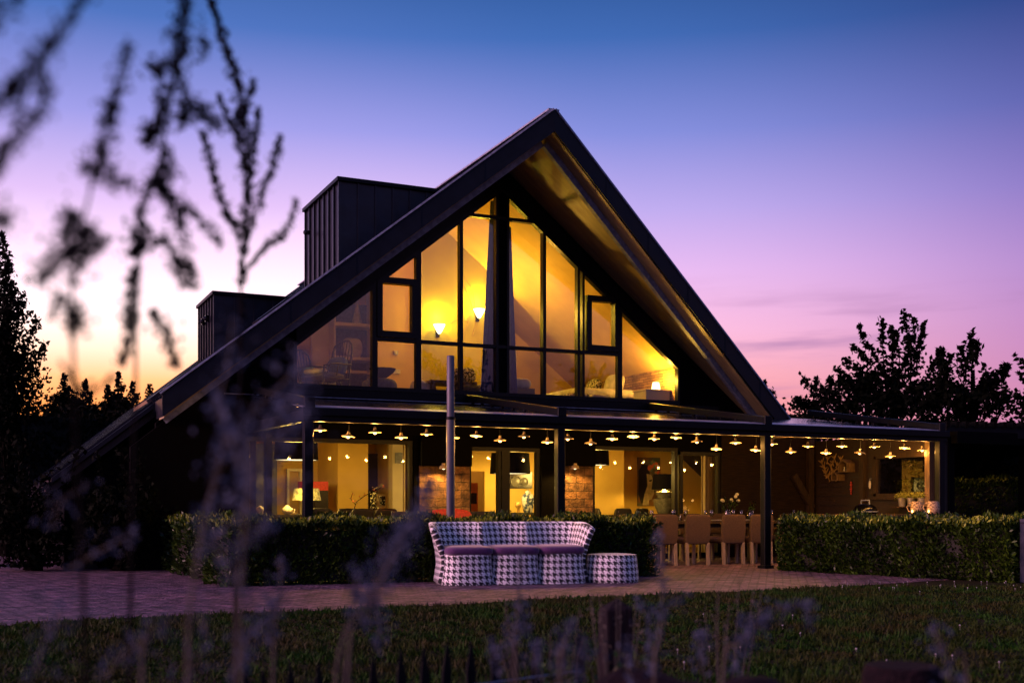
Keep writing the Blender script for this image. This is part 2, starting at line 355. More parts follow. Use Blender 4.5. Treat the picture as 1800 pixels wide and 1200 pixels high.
M['beige_cloth'] = mat('beige_curtain', (.50,.38,.22), .85, noise=8, stretch=(8,8,.5), col2=(.38,.28,.15))
M['rattan'] = mat('dark_rattan', (.010,.009,.014), .55, noise=40, bump=.3, bscale=120)
M['linen'] = mat('white_linen', (.70,.66,.60), .85, noise=7, bump=.2, bscale=20)
M['grey_cloth'] = mat('grey_fabric', (.12,.12,.14), .85, noise=20, bump=.2, bscale=60)
M['pattern_cloth'] = mat('speckled_fabric', (.6,.55,.45), .85, noise=26, col2=(.03,.03,.03), lo=.47, hi=.53)
M['blocks'] = brick_mat('stacked_wood_blocks', (.52,.30,.11), (.30,.16,.06), (.05,.03,.015), 1.0, (.30,.055), .006, bump=1.3, axes=(1,2))
M['shade_black'] = mat('black_lampshade', (.008,.007,.006), .85, noise=40, spec=.1)
M['lit_disc'] = emat('lit_diffuser', (1.0,.78,.42), 2.4)
M['lit_shade'] = mat('patterned_lampshade', (.5,.45,.2), .8, noise=16, col2=(.10,.10,.04), lo=.45, hi=.55, emit=(.9,.6,.12), es=.35)
M['sconce_glow'] = emat('sconce_bowl', (1.0,.80,.28), 14)
M['lamp_glow'] = emat('bedside_shade', (1.0,.72,.25), 7)
M['ceramic'] = mat('grey_ceramic', (.20,.19,.16), .25, noise=10)
M['ceramic_blue'] = mat('painted_jar', (.5,.5,.48), .2, noise=14, col2=(.04,.06,.12), lo=.46, hi=.54)
M['canvas_green'] = mat('painted_canvas', (.09,.13,.08), .7, noise=5, col2=(.25,.10,.03))
M['paint_black'] = mat('black_paint', (.012,.012,.014), .6, noise=9)
M['paint_skin'] = mat('pale_paint', (.72,.60,.36), .6, noise=9)
M['paint_flower'] = mat('flower_paint', (.80,.16,.04), .6, noise=16, col2=(.14,.30,.16), lo=.42, hi=.58)
M['petal_white'] = mat('white_petals', (.70,.66,.40), .7, noise=20)
M['petal_yellow'] = leaf_mat('yellow_flowers', (.50,.42,.06), (.22,.27,.05), .6, .2)
M['pot'] = mat('zinc_pot', (.42,.38,.30), .4, .3, noise=10)
M['lantern'] = mat('woven_lantern', (.62,.42,.22), .7, noise=34, col2=(.16,.09,.04), lo=.42, hi=.5)
M['flame'] = emat('candle_flame', (1.0,.55,.12), 12)
M['gold'] = mat('bronze_metal', (.50,.30,.09), .5, .1, noise=10)
M['black_gloss'] = mat('black_enamel', (.004,.004,.006), .15, noise=8, spec=.4)
M['far_light'] = emat('far_lamp', (1.0,.85,.35), 9)
M['weathered'] = mat('weathered_wood', (.016,.012,.016), .85, noise=6, stretch=(8,8,1), col2=(.008,.006,.008), bump=.6, bscale=12, spec=.1)
M['stake'] = mat('chestnut_stake', (.008,.008,.011), .85, noise=8, stretch=(10,10,1), bump=.5, bscale=14, spec=.1)
M['log'] = mat('old_log', (.018,.010,.013), .9, noise=5, stretch=(1,9,9), col2=(.006,.004,.006), bump=1.0, bscale=9, spec=.1)
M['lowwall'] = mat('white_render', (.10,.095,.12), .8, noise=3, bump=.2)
M['pole'] = mat('grey_pole', (.13,.125,.15), .5, .2, noise=9, stretch=(1,1,.3), bump=.1)
M['gutter'] = mat('pale_gutter', (.40,.40,.50), .4, .2, noise=6)
M['clover'] = mat('clover_flower', (.36,.35,.36), .8, noise=30)
M['screen'] = mat('dark_screen', (.01,.01,.012), .2, noise=5)
# ------------------------------------------------------------------ ground
def sheet(name, pts, z, m, k='structure'):
    me = bpy.data.meshes.new(name); me.from_pydata([(p[0], p[1], z) for p in pts], [], [tuple(range(len(pts)))]); me.update()
    o = link(name, me, m); return kind(o, k)
gb = MB(); gb.add([(-400,-200,0),(400,-200,0),(400,600,0),(-400,600,0)], [(0,1,2,3)]); kind(gb.build('ground', M['earth']), 'structure')
EDGE = [G(x, y) for x, y in ((-700,1150),(-300,1122),(0,1101),(130,1091),(350,1081),(600,1072),(800,1063),(1000,1052),(1300,1040),(1500,1030),(1640,1021),(1720,1016))]
sheet('lawn', [(-14,-3,0),(26,-3,0),(26,11.0,0)]+[(p.x,p.y,0) for p in reversed(EDGE)], .004, M['lawn'])
sheet('paving', [(p.x,p.y) for p in EDGE]+[(17.5,12.5),(17.5,19.3),(3.0,19.3),(2.6,37),(-12,37)], .008, M['paving'])

# ------------------------------------------------------------------ the house
YW = 19.2; XC = P(885,500,YW).x; K = .80
YR = XC/.5115; ZA = EYE+.3917*YR-.06; RK = .255
top = lambda x: ZA-K*abs(x-XC)
yv = lambda x: YR+RK*abs(x-XC)
house = thing('gable_house', 'dark barn style house with steep gable and tall lit gable window', 'house', (XC, YW, 0))
TH = .30; S1, S2, YB = 6.15, 7.75, 34.0
for sg in (-1, 1):
    X = lambda s: XC+sg*s
    b = MB(); b.prism([(X(0),yv(X(0)),top(X(0))),(X(S1),yv(X(S1)),top(X(S1))),(X(S1),YB,top(X(S1))),(X(0),YB,top(X(0)))], (0,0,-TH))
    b.prism([(X(S1),19.75,top(X(S1))-.002),(X(S2),19.75,top(X(S2))),(X(S2),YB,top(X(S2))),(X(S1),YB,top(X(S1))-.002)], (0,0,-.24))
    y = YR+.35
    while y < YB:
        s0 = max(0, 0); s1 = S1 if y < 19.8 else S2
        smax = min(s1, (y-YR)/RK-.05)
        if smax > .3: b.beam((X(0), y, top(X(0))+.02), (X(smax), y, top(X(smax))+.02), .035, .05)
        y += .42
    b.build('roof', M['roofing'], house, True)
    # verge board and its capping
    f = MB(); p0, p1 = (X(0), yv(X(0))-.045, top(X(0))+.035), (X(S1+.03), yv(X(S1))-.045, top(X(S1))+.035)
    f.prism([p0, p1, (p1[0],p1[1],p1[2]-.36), (p0[0],p0[1],p0[2]-.36)], (0,.042,0))
    for i in range(1, 6):
        u = i/6+.02; q_ = Vector(p0).lerp(Vector(p1), u); f.prism([(q_.x-.022,q_.y-.004,q_.z+.004),(q_.x+.022,q_.y-.004,q_.z+.004-.04),(q_.x+.022,q_.y-.004,q_.z-.36),(q_.x-.022,q_.y-.004,q_.z-.335)], (0,.003,0))
    fo = f.build('fascia', M['fascia'], house, True)
    c = MB(); c.beam((X(0), yv(X(0))+.02, top(X(0))+.05), (X(S1+.05), yv(X(S1))+.02, top(X(S1))+.05), .16, .03); c.build('verge_cap', M['steel'], house, True)
    # soffit boarding and the steel edge beam with its bolts
    so = MB(); so.prism([(X(0),yv(X(0))+.002,top(X(0))-TH-.003),(X(S1),yv(X(S1))+.002,top(X(S1))-TH-.003),(X(S1),YW+.06,top(X(S1))-TH-.003),(X(0),YW+.06,top(X(0))-TH-.003)], (0,0,-.03))
    so.build('soffit', M['soffit'], house, True)
    r = MB(); o1 = .40; zz = TH+.033+.05
    A, B = Vector((X(.03), yv(X(0))+o1, top(X(.03))-zz)), Vector((X(S1-.05), yv(X(S1-.05))+o1, top(X(S1-.05))-zz))
    r.beam(A, B, .13, .10, (0,1,0)); bl = r; dvec = (B-A).normalized(); nn = Vector((0,1,0)); dn = (dvec.cross(nn)).normalized()
    if dn.z > 0: dn = -dn
    for i in range(16):
        q = A.lerp(B, (i+.5)/16); bl.ball(q+dn*.052, .013, 6); bl.ball(q+dn*.0-Vector((0,.067,0)), .013, 6)
    r.build('edge_beam', M['steel'], house, True)
    # lower roof edge board and the low side wall
    e = MB(); e.beam((X(S1+.05),19.72,top(X(S1+.05))-.10), (X(S2),19.72,top(X(S2))-.10), .03, .24, (0,1,0))
    e.build('barge_board', M['black_wood'], house, True)
    g = MB(); g.span((X(S2-.12),19.8,top(X(S2))-.16), (X(S2+.05),YB,top(X(S2))-.06)); g.build('eaves_gutter', M['charcoal'], house, True)
    if sg < 0:
        sw = MB(); sw.span((X(S2-.35),19.95,0), (X(S2-.2),YB-.3,top(X(S2-.3))-.3))
        sw.prism([(X(S2-.35),19.9,0),(XC-5.0,19.9,0),(XC-5.0,19.9,top(XC-5.0)-.5),(X(S2-.35),19.9,top(X(S2-.35))-.3)], (0,.12,0))
        sw.build('side_wall', M['black_wood'], house, True)
rc = MB(); rc.beam((XC,YR-.02,ZA+.045),(XC,YB,ZA+.045),.2,.03); rc.build('ridge_cap', M['steel'], house, True)
bw = MB(); bw.prism([(XC-7.2,YB-.4,0),(XC+7.2,YB-.4,0),(XC+7.2,YB-.4,top(XC+7.2)-.3),(XC,YB-.4,ZA-.4),(XC-7.2,YB-.4,top(XC-7.2)-.3)], (0,.15,0)); bw.build('rear_wall', M['black_wood'], house, True)

# gable wall round the big window
ZS = 3.10                                                  # its sill
zt = lambda x: ZA-.745-K*abs(x-XC); un = lambda x: top(x)-TH-.036
XL, XR = P(519,640,YW).x, P(1197,680,YW).x
gw = MB(); yv0 = YW+.06
for sg, xe in ((-1, XL), (1, XR)):
    xo = XC+sg*6.2
    gw.prism([(xo,yv0,2.2),(xe,yv0,2.2),(xe,yv0,un(xe)),(xo,yv0,un(xo))], (0,.16,0))
    gw.prism([(xe,yv0,zt(xe)),(XC,yv0,zt(XC)),(XC,yv0,un(XC)),(xe,yv0,un(xe))], (0,.16,0))
gw.span((XL,yv0,2.55),(XR,yv0+.16,ZS))
gw.build('gable_wall', M['black_wood'], house, True)
tr = MB()
for sg, xe in ((-1, XL), (1, XR)):                         # second dark board that steps down from the soffit
    tr.prism([(xe-sg*.02,YW,zt(xe)+.03),(XC,YW,zt(XC)+.03),(XC,YW,zt(XC)+.30),(xe-sg*.02,YW,zt(xe)+.30)], (0,.058,0))
tr.span((XL-.5,YW-.03,ZS-.17),(XR+.9,YW+.057,ZS-.03)); tr.span((XL-.5,YW+.01,ZS-.42),(XR+.9,YW+.055,ZS-.24))
tr.build('gable_trim', M['charcoal'], house, True)
LL = MB(); LL.span((XL-1.2,YW-.05,ZS-.185),(XR+1.0,YW+.0,ZS-.172)); LL.build('sill_flashing', M['steel'], house, True)

# the gable window: frame bars laid out on the facade
fr = MB(); kk_ = [0]
def bar(mb, x0, z0, x1, z1, wd=.06, dp=.10, y=YW+.10):
    kk_[0] += 1; d = dp+.0023*(kk_[0] % 13)
    mb.beam((x0,y,z0),(x1,y,z1), wd, d, (0,1,0))
X_ = lambda px, py=600: P(px,py,YW+.05).x
Z_ = lambda px, py: P(px,py,YW+.05).z
def vert(px, wd, z0=ZS, z1=None):
    x = X_(px); bar(fr, x, z0, x, (z1 if z1 is not None else zt(x)+.03), wd)
bar(fr, XL, ZS+.02, XR, ZS+.02, .07, .13)
bar(fr, XL, zt(XL)-.01, XC, zt(XC)-.01, .09, .12); bar(fr, XC, zt(XC)-.012, XR, zt(XR)-.012, .09, .12)
bar(fr, XL+.02, ZS, XL+.02, zt(XL), .05); bar(fr, XR-.02, ZS, XR-.02, zt(XR), .05)
for px, wd in ((659,.10),(736,.10),(811,.065),(874,.05),(893,.05),(957,.065),(1017,.05),(1026,.05),(1090,.10)): vert(px, wd)
zb = Z_(770,602)                                            # long transom
bar(fr, X_(659), zb, X_(1090), zb, .06)
zm = Z_(845,379); bar(fr, X_(811), zm, X_(957), zm, .06)
zc1, zc0 = Z_(697,492), Z_(697,590)
wnd = None
fr_o = fr.build('gable_window', M['frame'], house, True)
fl = MB(); fl.prism([(X_(879)-.03,YW+.1,ZS),(X_(888)+.03,YW+.1,ZS),(X_(888)+.03,YW+.1,zt(X_(888))),(X_(879)-.03,YW+.1,zt(X_(879)))], (0,.16,0))
fl.build('king_post', M['black_wood'], fr_o, False)
fl_o = fr_o.children[0]; fl_o.location = (-XC, -YW, 0)
def sub(mb, name, m): o = mb.build(name, m, fr_o, False); o.location = (-XC,-YW,0); return o
for a, b2_ in ((659,736),(1028,1090)):
    cm = MB(); x0, x1 = X_(a)+.04, X_(b2_)-.04
    for q in ((x0,zc0+.02,x1,zc0+.02),(x0,zc1-.02,x1,zc1-.02)): bar(cm, *q, .11, .13, YW+.085)
    for q in ((x0+.045,zc0,x0+.045,zc1),(x1-.045,zc0,x1-.045,zc1)): bar(cm, *q, .10, .13, YW+.085)
    sub(cm, 'casement', M['frame'])
pn = MB(); pn.add([(XL,YW+.11,ZS),(XR,YW+.11,ZS),(XR,YW+.11,zt(XR)),(XC,YW+.11,zt(XC)),(XL,YW+.11,zt(XL))], [(0,1,2,3,4)])
sub(pn, 'pane', M['glass'])

# dormers of standing-seam zinc on the left slope
def dormer(x0, y0, y1, z1, seams_side, seams_front):
    xr = XC-(ZA-z1)/K+.05
    b = MB(); b.prism([(x0,y0,top(x0)-.25),(xr,y0,top(xr)-.25),(xr,y0,z1),(x0,y0,z1)], (0,y1-y0,0))
    for i in range(seams_side+1):
        y = y0+(y1-y0)*i/seams_side; b.span((x0-.035,y-.012,top(x0)-.2),(x0+.01,y+.012,z1-.01))
    for i in range(1, seams_front):
        x = x0+(xr-x0)*i/seams_front; b.span((x-.012,y0-.03,top(x)-.2),(x+.012,y0+.01,z1-.01))
    o = b.build('dormer', M['zinc'], house, True)
    c = MB(); c.span((x0-.07,y0-.07,z1-.015),(xr+.05,y1+.05,z1+.05)); co = c.build('dormer_cap', M['charcoal'], o); co.location = (-XC,-YW,0)
    return o
q = P(598,312,19.75); d1 = dormer(q.x, 19.75, 22.1, q.z-.05, 7, 6)
q2 = P(378,512,24.5); d2 = dormer(q2.x, 24.5, 26.4, q2.z-.05, 6, 4)
hb = MB(); hx, hy, hz = q.x-.10, 21.5, q.z-.62
hb.tube([(hx,hy,hz),(hx-.05,hy,hz)], .03, 8); hb.ball((hx-.07,hy,hz), .05, 8); hb.box((hx-.02,hy,hz+.0), (.06,.16,.05))
o = hb.build('vent_fitting', M['black_gloss'], d1); o.location = (-XC,-YW,0)
hb = MB(); hx, hy, hz = q2.x-.10, 25.3, q2.z-.50
for dy in (-.25,.2): hb = MB(); hb.ball((hx,hy+dy,hz), .05, 8); hb.box((hx+.03,hy+dy,hz), (.08,.05,.14)); o = hb.build('vent_fitting', M['black_gloss'], d2); o.location = (-XC,-YW,0)
vp = MB(); vp.lathe([(.10,0),(.10,.05),(.13,.06),(.13,.09)], (P(473,515,25.3).x,25.3,q2.z)); o = vp.build('vent_cap', M['charcoal'], d2); o.location = (-XC,-YW,0)
for (px, py) in ((322,647),(505,505)):                       # small upstands on the roof edge
    sx = P(px,py,20.2).x; rs = MB(); rs.beam((sx,20.2,top(sx)+.06),(sx-.55,20.2,top(sx-.55)+.06),.5,.11); rs.build('roof_hatch', M['roofing'], house, True)

# ---- upper rooms
YU = 23.9; ZF = 3.02
ci = lambda x: ZA-.675-K*abs(x-XC)
up = MB()
for sg in (-1, 1):
    X = lambda s: XC+sg*s
    up.prism([(X(0),YW+.24,ci(X(0))),(X(5.2),YW+.24,ci(X(5.2))),(X(5.2),YU,ci(X(5.2))),(X(0),YU,ci(X(0)))], (0,0,.1))
up.build('sloping_ceiling', M['cream'], house, True)
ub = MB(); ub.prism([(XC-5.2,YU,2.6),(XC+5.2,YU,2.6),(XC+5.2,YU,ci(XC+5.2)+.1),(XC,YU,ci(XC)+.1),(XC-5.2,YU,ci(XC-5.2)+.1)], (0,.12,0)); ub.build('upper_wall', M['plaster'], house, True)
uf = MB(); uf.span((XC-6,YW+.225,2.78),(XC+6,YU+.1,ZF)); uf.build('upper_floor', M['floor_wood'], house, True)
kw = MB(); xk = P(1190,641,19.4).x; kw.span((xk,YW+.24,ZF),(xk+.16,YU,ci(xk)+.02)); kw.build('knee_wall', M['blocks'], house, True)
xk2 = XL-.15; kw = MB(); kw.span((xk2-.14,YW+.24,ZF),(xk2,YU,ci(xk2)+.05)); kw.build('knee_wall', M['cream'], house, True)
YP = 22.5                                                    # partition that carries the two wall lamps
pa = MB(); xa, xb = P(741,560,YP).x, P(896,560,YP).x
pa.prism([(xa,YP,ZF),(xb,YP,ZF),(xb,YP,ci(xb)+.05),(XC,YP,ci(XC)+.05),(xa,YP,ci(xa)+.05)], (0,.14,0)); pa.build('partition', M['plaster_green'], house, True)
pw = MB(); x9 = P(662,600,YP+.06).x
pw.prism([(x9,YP+.06,ZF),(xa-.07,YP+.06,ZF),(xa-.07,YP+.06,ci(xa-.07)+.03),(x9,YP+.06,ci(x9)+.03)], (0,.12,0)); pw.build('partition', M['plaster'], house, True)
pe = MB(); pe.prism([(xa-.06,YP-.03,ZF),(xa-.002,YP-.03,ZF),(xa-.002,YP-.03,ci(xa)),(xa-.06,YP-.03,ci(xa-.06))], (0,.2,0)); pe.build('partition_edge', M['white_paint'], house, True)
dr = MB(); dr.span((P(548,600,23.8).x,23.82,ZF),(P(582,600,23.8).x,23.89,min(ci(P(548,600,23.8).x)-.03,ZF+2.0))); dr.build('inner_door', M['white_paint'], house, True)
# second, pale door edge right of the curtain
dr = MB(); dr.span((P(903,600,23.6).x,23.78,ZF),(P(914,600,23.6).x,23.89,ZF+1.75)); dr.build('door_frame', M['white_paint'], house, True)

# ---- ground floor
gf = MB(); ZH = 2.86
def gwall(mb, p0, p1, zz0=0, zz1=ZH, y=YW, th=.2): mb.span((X0(p0),y,zz0),(X0(p1),y+th,zz1))
X0 = lambda px: P(px,850,YW).x
hA, hB, hC, hD = P(600,771,YW).z, P(880,786,YW).z, P(1110,785,YW).z, P(1230,794,YW).z
blk = MB(); blk.prism([(XC-6.6,YW,0),(X0(431),YW,0),(X0(431),YW,ZH),(XC-5.55,YW,ZH),(XC-6.6,YW,top(XC-6.6)-.42)], (0,.2,0))
for p0, p1, h in ((431,727,hA),(727,823,2.3),(823,950,hB),(950,1041,2.3),(1041,1192,hC),(1192,1268,hD)): gwall(blk, p0, p1, h, ZH)
blk.build('ground_floor_lintel', M['black_wood'], house, True)
for p0, p1 in ((736,824),(983,1040)):
    zl = P((p0+p1)/2,819,YW-.05).z
    s = MB(); gwall(s, p0, p1, 0, zl, YW-.05, .24); s.build('stone_pier', M['stone'], house, True)
    s = MB(); gwall(s, p0, p1, zl+.002, 2.3-.002, YW-.16, .35); s.build('blind_box', M['black_wood'], house, True)
for a_, b_ in ((727.5,735),(951,982)): s = MB(); gwall(s, a_, b_, 0, 2.3, YW-.02); s.build('dark_pier', M['black_wood'], house, True)
s = MB(); s.span((X0(1268),YW-.02,0),(16.1,YW+.2,ZH)); s.build('planked_wall', M['wood_wall'], house, True)
bb = MB(); a, b_ = P(1398,845,YW-.1), P(1424,880,YW-.1); bb.beam(P(1395,835,YW-.09),P(1428,893,YW-.09),.14,.08,(0,1,0)); bb.beam((P(1424,800,YW-.09).x,YW-.09,0),(P(1424,800,YW-.09).x,YW-.09,2.8),.14,.1,(0,1,0)); bb.build('timber_brace', M['brown_wood'], house, True)
def glazing(name, p0, p1, h, mulls=(), gm='glass_low', wd=.07):
    f = MB(); x0, x1 = X0(p0), X0(p1); y = YW+.08
    for q in ((x0+wd/2,.05,x0+wd/2,h),(x1-wd/2,.05,x1-wd/2,h)): bar(f, *q, wd, .10, y)
    bar(f, x0, h-wd/2, x1, h-wd/2, wd, .12, y); bar(f, x0, .08, x1, .08, wd, .12, y)
    for p, ww in mulls: x = X0(p); bar(f, x, .05, x, h, ww, .11, y)
    o = f.build(name, M['frame'], house, True)
    g = MB(); g.add([(x0,y,.05),(x1,y,.05),(x1,y,h),(x0,y,h)], [(0,1,2,3)]); go = g.build('pane', M[gm], o); go.location = (-XC,-YW,0)
    return o
glazing('picture_window', 431, 727, hA, ((472,.10),))
glazing('glass_door', 823, 950, hB, ((879,.05),(890,.16)))
glazing('picture_window', 1041, 1192, hC)
glazing('picture_window', 1197, 1268, hD)
# rooms behind
YG = 24.2; F0 = .06
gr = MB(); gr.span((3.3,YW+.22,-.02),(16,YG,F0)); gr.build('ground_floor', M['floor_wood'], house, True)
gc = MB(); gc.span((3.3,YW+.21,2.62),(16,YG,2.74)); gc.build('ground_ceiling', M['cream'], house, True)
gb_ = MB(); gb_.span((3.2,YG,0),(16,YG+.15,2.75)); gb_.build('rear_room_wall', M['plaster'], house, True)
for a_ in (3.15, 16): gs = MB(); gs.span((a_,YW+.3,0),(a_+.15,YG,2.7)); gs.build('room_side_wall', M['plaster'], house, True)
def px_box(mb, p0, y0, p1, y1, yy, d): A = P(p0,y0,yy); B = P(p1,y1,yy); mb.span((A.x,yy,min(A.z,B.z)),(B.x,yy+d,max(A.z,B.z))); return mb
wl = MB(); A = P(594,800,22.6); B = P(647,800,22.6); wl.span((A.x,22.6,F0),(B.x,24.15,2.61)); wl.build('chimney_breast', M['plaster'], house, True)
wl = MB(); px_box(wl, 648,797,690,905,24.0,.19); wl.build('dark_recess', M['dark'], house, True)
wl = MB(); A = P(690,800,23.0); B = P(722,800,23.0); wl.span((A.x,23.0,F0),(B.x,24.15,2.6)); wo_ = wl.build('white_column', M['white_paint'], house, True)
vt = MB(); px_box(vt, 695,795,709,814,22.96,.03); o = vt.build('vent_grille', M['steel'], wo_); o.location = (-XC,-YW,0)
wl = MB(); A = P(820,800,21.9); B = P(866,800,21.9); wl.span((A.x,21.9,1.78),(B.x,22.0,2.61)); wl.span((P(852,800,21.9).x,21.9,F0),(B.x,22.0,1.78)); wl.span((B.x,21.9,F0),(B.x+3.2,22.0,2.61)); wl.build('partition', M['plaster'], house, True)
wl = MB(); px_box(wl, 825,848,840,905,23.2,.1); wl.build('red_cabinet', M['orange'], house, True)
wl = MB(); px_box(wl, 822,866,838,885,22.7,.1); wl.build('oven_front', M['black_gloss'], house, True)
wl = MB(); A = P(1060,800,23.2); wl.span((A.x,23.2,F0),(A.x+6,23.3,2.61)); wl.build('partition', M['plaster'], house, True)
# dark cupboards and a doorway at the far left of the living room
wl = MB(); A, B = P(440,800,22.8), P(487,800,22.8); wl.span((A.x,22.8,F0),(B.x,23.4,2.3)); wl.build('dark_cupboard', M['dark'], house, True)
wl = MB(); px_box(wl, 505,826,509,905,23.6,.1); px_box(wl, 527,826,531,905,23.6,.1); px_box(wl, 505,823,531,828,23.59,.12); wl.build('door_frame', M['white_paint'], house, True)
# ------------------------------------------------------------------ patio canopy
YC = 15.5; ZB, ZT = 2.22, 2.40
PX = [P(541,800,YC).x, P(984,800,YC).x, P(1346,800,YC).x, P(1652,800,YC).x]
canopy = thing('patio_canopy', 'long dark metal patio canopy with glass roof along the house front', 'canopy', ((PX[0]+PX[3])/2, YC, 0))
zr = lambda y: ZT+.02+(y-YC)*.135
for x in PX:
    b = MB(); b.box((x,YC,ZT/2),(.13,.13,ZT)); b.box((x,YC,.03),(.2,.2,.06)); b.build('post', M['charcoal'], canopy, True, bevel=.012)
b = MB(); b.span((PX[0]-.08,YC-.07,ZB),(PX[3]+.1,YC+.07,ZT-.002)); b.span((PX[0]-.1,YC-.13,ZT-.10),(PX[3]+.12,YC-.072,ZT+.01)); b.build('front_beam', M['charcoal'], canopy, True, bevel=.008)
b = MB(); b.prism([(PX[0]-.08,YC-.05,ZT+.012),(PX[3]+.1,YC-.05,ZT+.012),(PX[3]+.1,YC+.50,ZT+.085),(PX[0]-.08,YC+.50,ZT+.085)], (0,0,.012)); b.build('gutter_flashing', M['gutter'], canopy, True)
b = MB(); b.prism([(PX[0]-.05,YC+.08,zr(YC+.08)-.05),(PX[3]+.05,YC+.08,zr(YC+.08)-.05),(PX[3]+.05,YW-.06,zr(YW-.06)-.05),(PX[0]-.05,YW-.06,zr(YW-.06)-.05)], (0,0,.03)); b.build('roof_panel', M['black_gloss'], canopy, True)
b = MB()
for i in range(1, 24):
    x = PX[0]+(PX[3]-PX[0])*i/24
    b.beam((x,YC+.1,zr(YC)-.10),(x,YW-.08,zr(YW)-.10),.05,.10)
b.build('rafters', M['brown_wood'], canopy, True)
for i, x in enumerate(PX):
    b = MB(); p, q = Vector((x+.02,YC-.02,zr(YC)+.07)), Vector((x+.02,YW-.07,zr(YW)+.10))
    b.beam(p, q, .13, .11); M3 = None; b.box(p+Vector((0,-.012,-.005)), (.15,.05,.15))
    k = b
    for j in range(9): c = p.lerp(q, j/8.5+.01); k.box(c+Vector((.0,0,-.075)), (.05,.06,.06))
    b.build('guide_rail', M['charcoal'], canopy, True, bevel=.012)
for x in (PX[0],):
    b = MB(); b.beam((x,YC+.07,ZB+.09),(x,YW-.06,ZB+.14),.10,.16); b.build('side_beam', M['charcoal'], canopy, True)
    y2 = P(470,840,17.6); b = MB(); b.box((x,17.9,1.1),(.1,.1,2.2)); b.build('post', M['charcoal'], canopy, True)

# timber end wall of the terrace
xe = 16.0
endw = thing('timber_end_wall', 'dark planked timber wall closing the right end of the terrace', 'wall', (xe, 17.3, 0))
def PXp(px, py, x=xe):
    dx, dy, b = ray(px, py); t = x/dx; return Vector((x, dy*t, EYE+b*t))
wa, wb_ = PXp(1537,872), PXp(1631,797)
b = MB(); b.span((xe,YW-.07,0),(xe+.14,wa.y,2.42)); b.span((xe,wb_.y,0),(xe+.14,YC+.08,2.3)); b.span((xe,wa.y,0),(xe+.14,wb_.y,wa.z)); b.span((xe,wa.y,wb_.z),(xe+.14,wb_.y,2.38))
wcol = mat('end_planks', (.034,.017,.008), .65, noise=4, stretch=(1,1,12), col2=(.022,.012,.006), bump=.4, bscale=9)
b.build('plank_wall', wcol, endw, True)
b = MB(); k = 0
z = .3
while z < 2.3:
    b.span((xe-.012,YW-.08,z),(xe-.001,wa.y+.08,z+.012)); z += .19
b.build('plank_joint', M['dark'], endw, True)
f = MB()
for a, c in (((wa.y,wa.z),(wa.y,wb_.z)),((wb_.y,wa.z),(wb_.y,wb_.z)),((wa.y,wb_.z),(wb_.y,wb_.z)),((wa.y+.02,wa.z),(wb_.y-.06,wa.z))):
    kk_[0] += 1; f.beam((xe+.02,a[0],a[1]),(xe+.02,c[0],c[1]),.10+.002*(kk_[0]%5),.07,(1,0,0))
fo = f.build('window_frame', M['brown_wood'], endw, True)
g = MB(); g.add([(xe+.05,wa.y,wa.z),(xe+.05,wb_.y,wa.z),(xe+.05,wb_.y,wb_.z),(xe+.05,wa.y,wb_.z)], [(0,1,2,3)]); g.build('pane', M['glass'], fo, True)
f = MB(); f.span((xe-.10,wa.y+.1,wa.z-.07),(xe+.0,wb_.y-.1,wa.z-.035)); f.build('sill', M['brown_wood'], endw, True)
f = MB(); f.box((xe-.08,PXp(1641,860).y,1.15),(.16,.12,2.2)); f.build('corner_post', M['post_wood'], endw, True)
f = MB(); A = PXp(1520,860); f.box((xe-.05,A.y,1.2),(.10,.12,2.35)); f.build('wall_post', M['brown_wood'], endw, True)
f = MB(); f.span((xe+.16,15.4,2.2),(xe+6,21,2.42)); f.span((xe+5.6,15.5,0),(xe+5.8,15.7,2.2)); f.build('rear_lean_to', M['black_wood'], endw, True)

# ------------------------------------------------------------------ pendant lamps on their cords
PEND = [(563,757),(612,768),(659,761),(705,770),(750,764),(797,770),(837,767),(879,775),(921,768),(962,778),(998,772),(1038,780),(1076,772),(1113,768),(1150,772),(1188,770),(1225,777),(1259,790),(1293,779),(1328,792),(1357,781),(1390,795),(1420,785),(1452,797),(1480,785),(1511,797),(1537,786),(1565,803),(1590,788),(1621,792)]
BEL = ['living room windows']*6
yp = YC+.42
pend = None
for i, (px, py) in enumerate(PEND):
    q = P(px, py-1, yp)
    side = 'from the left end' if i < 15 else 'from the right end'
    n = ORD[i] if i < 15 else ORD[len(PEND)-1-i]
    lab = f'glowing plate shaped pendant lamp under the canopy, {n} {side} of the row'
    if pend is None:
        t = thing('pendant_lamp', lab, 'pendant lamp', q, 0, 'pendant lamps hanging in a row under the canopy')
        s = MB(); s.lathe([(.094,-.002),(.096,.004),(.070,.016),(.030,.030),(.022,.040),(.018,.075),(0,.078)], n=24, cap=False); s.lathe([(.092,-.001),(.068,.012),(.028,.026),(0,.028)], n=24, cap=False)
        s.build('shade', M['enamel'], t, smooth=60)
        bu = MB(); bu.ball((0,0,-.004), (.026,.026,.024), 12); bu.build('bulb', M['bulb'], t, smooth=180)
        c = MB(); c.tube([(0,0,.07),(0,0,.42)], .004, 6); c.build('cord', M['cord'], t)
        light('POINT', (0,0,-.055), 14.5, (1.0,.45,.09), .03, t)
        pend = t
    else:
        t = dup(pend, q, random.uniform(0,6), lab); t.rotation_euler = (random.gauss(0,R(3)), random.gauss(0,R(3)), random.uniform(0,6))
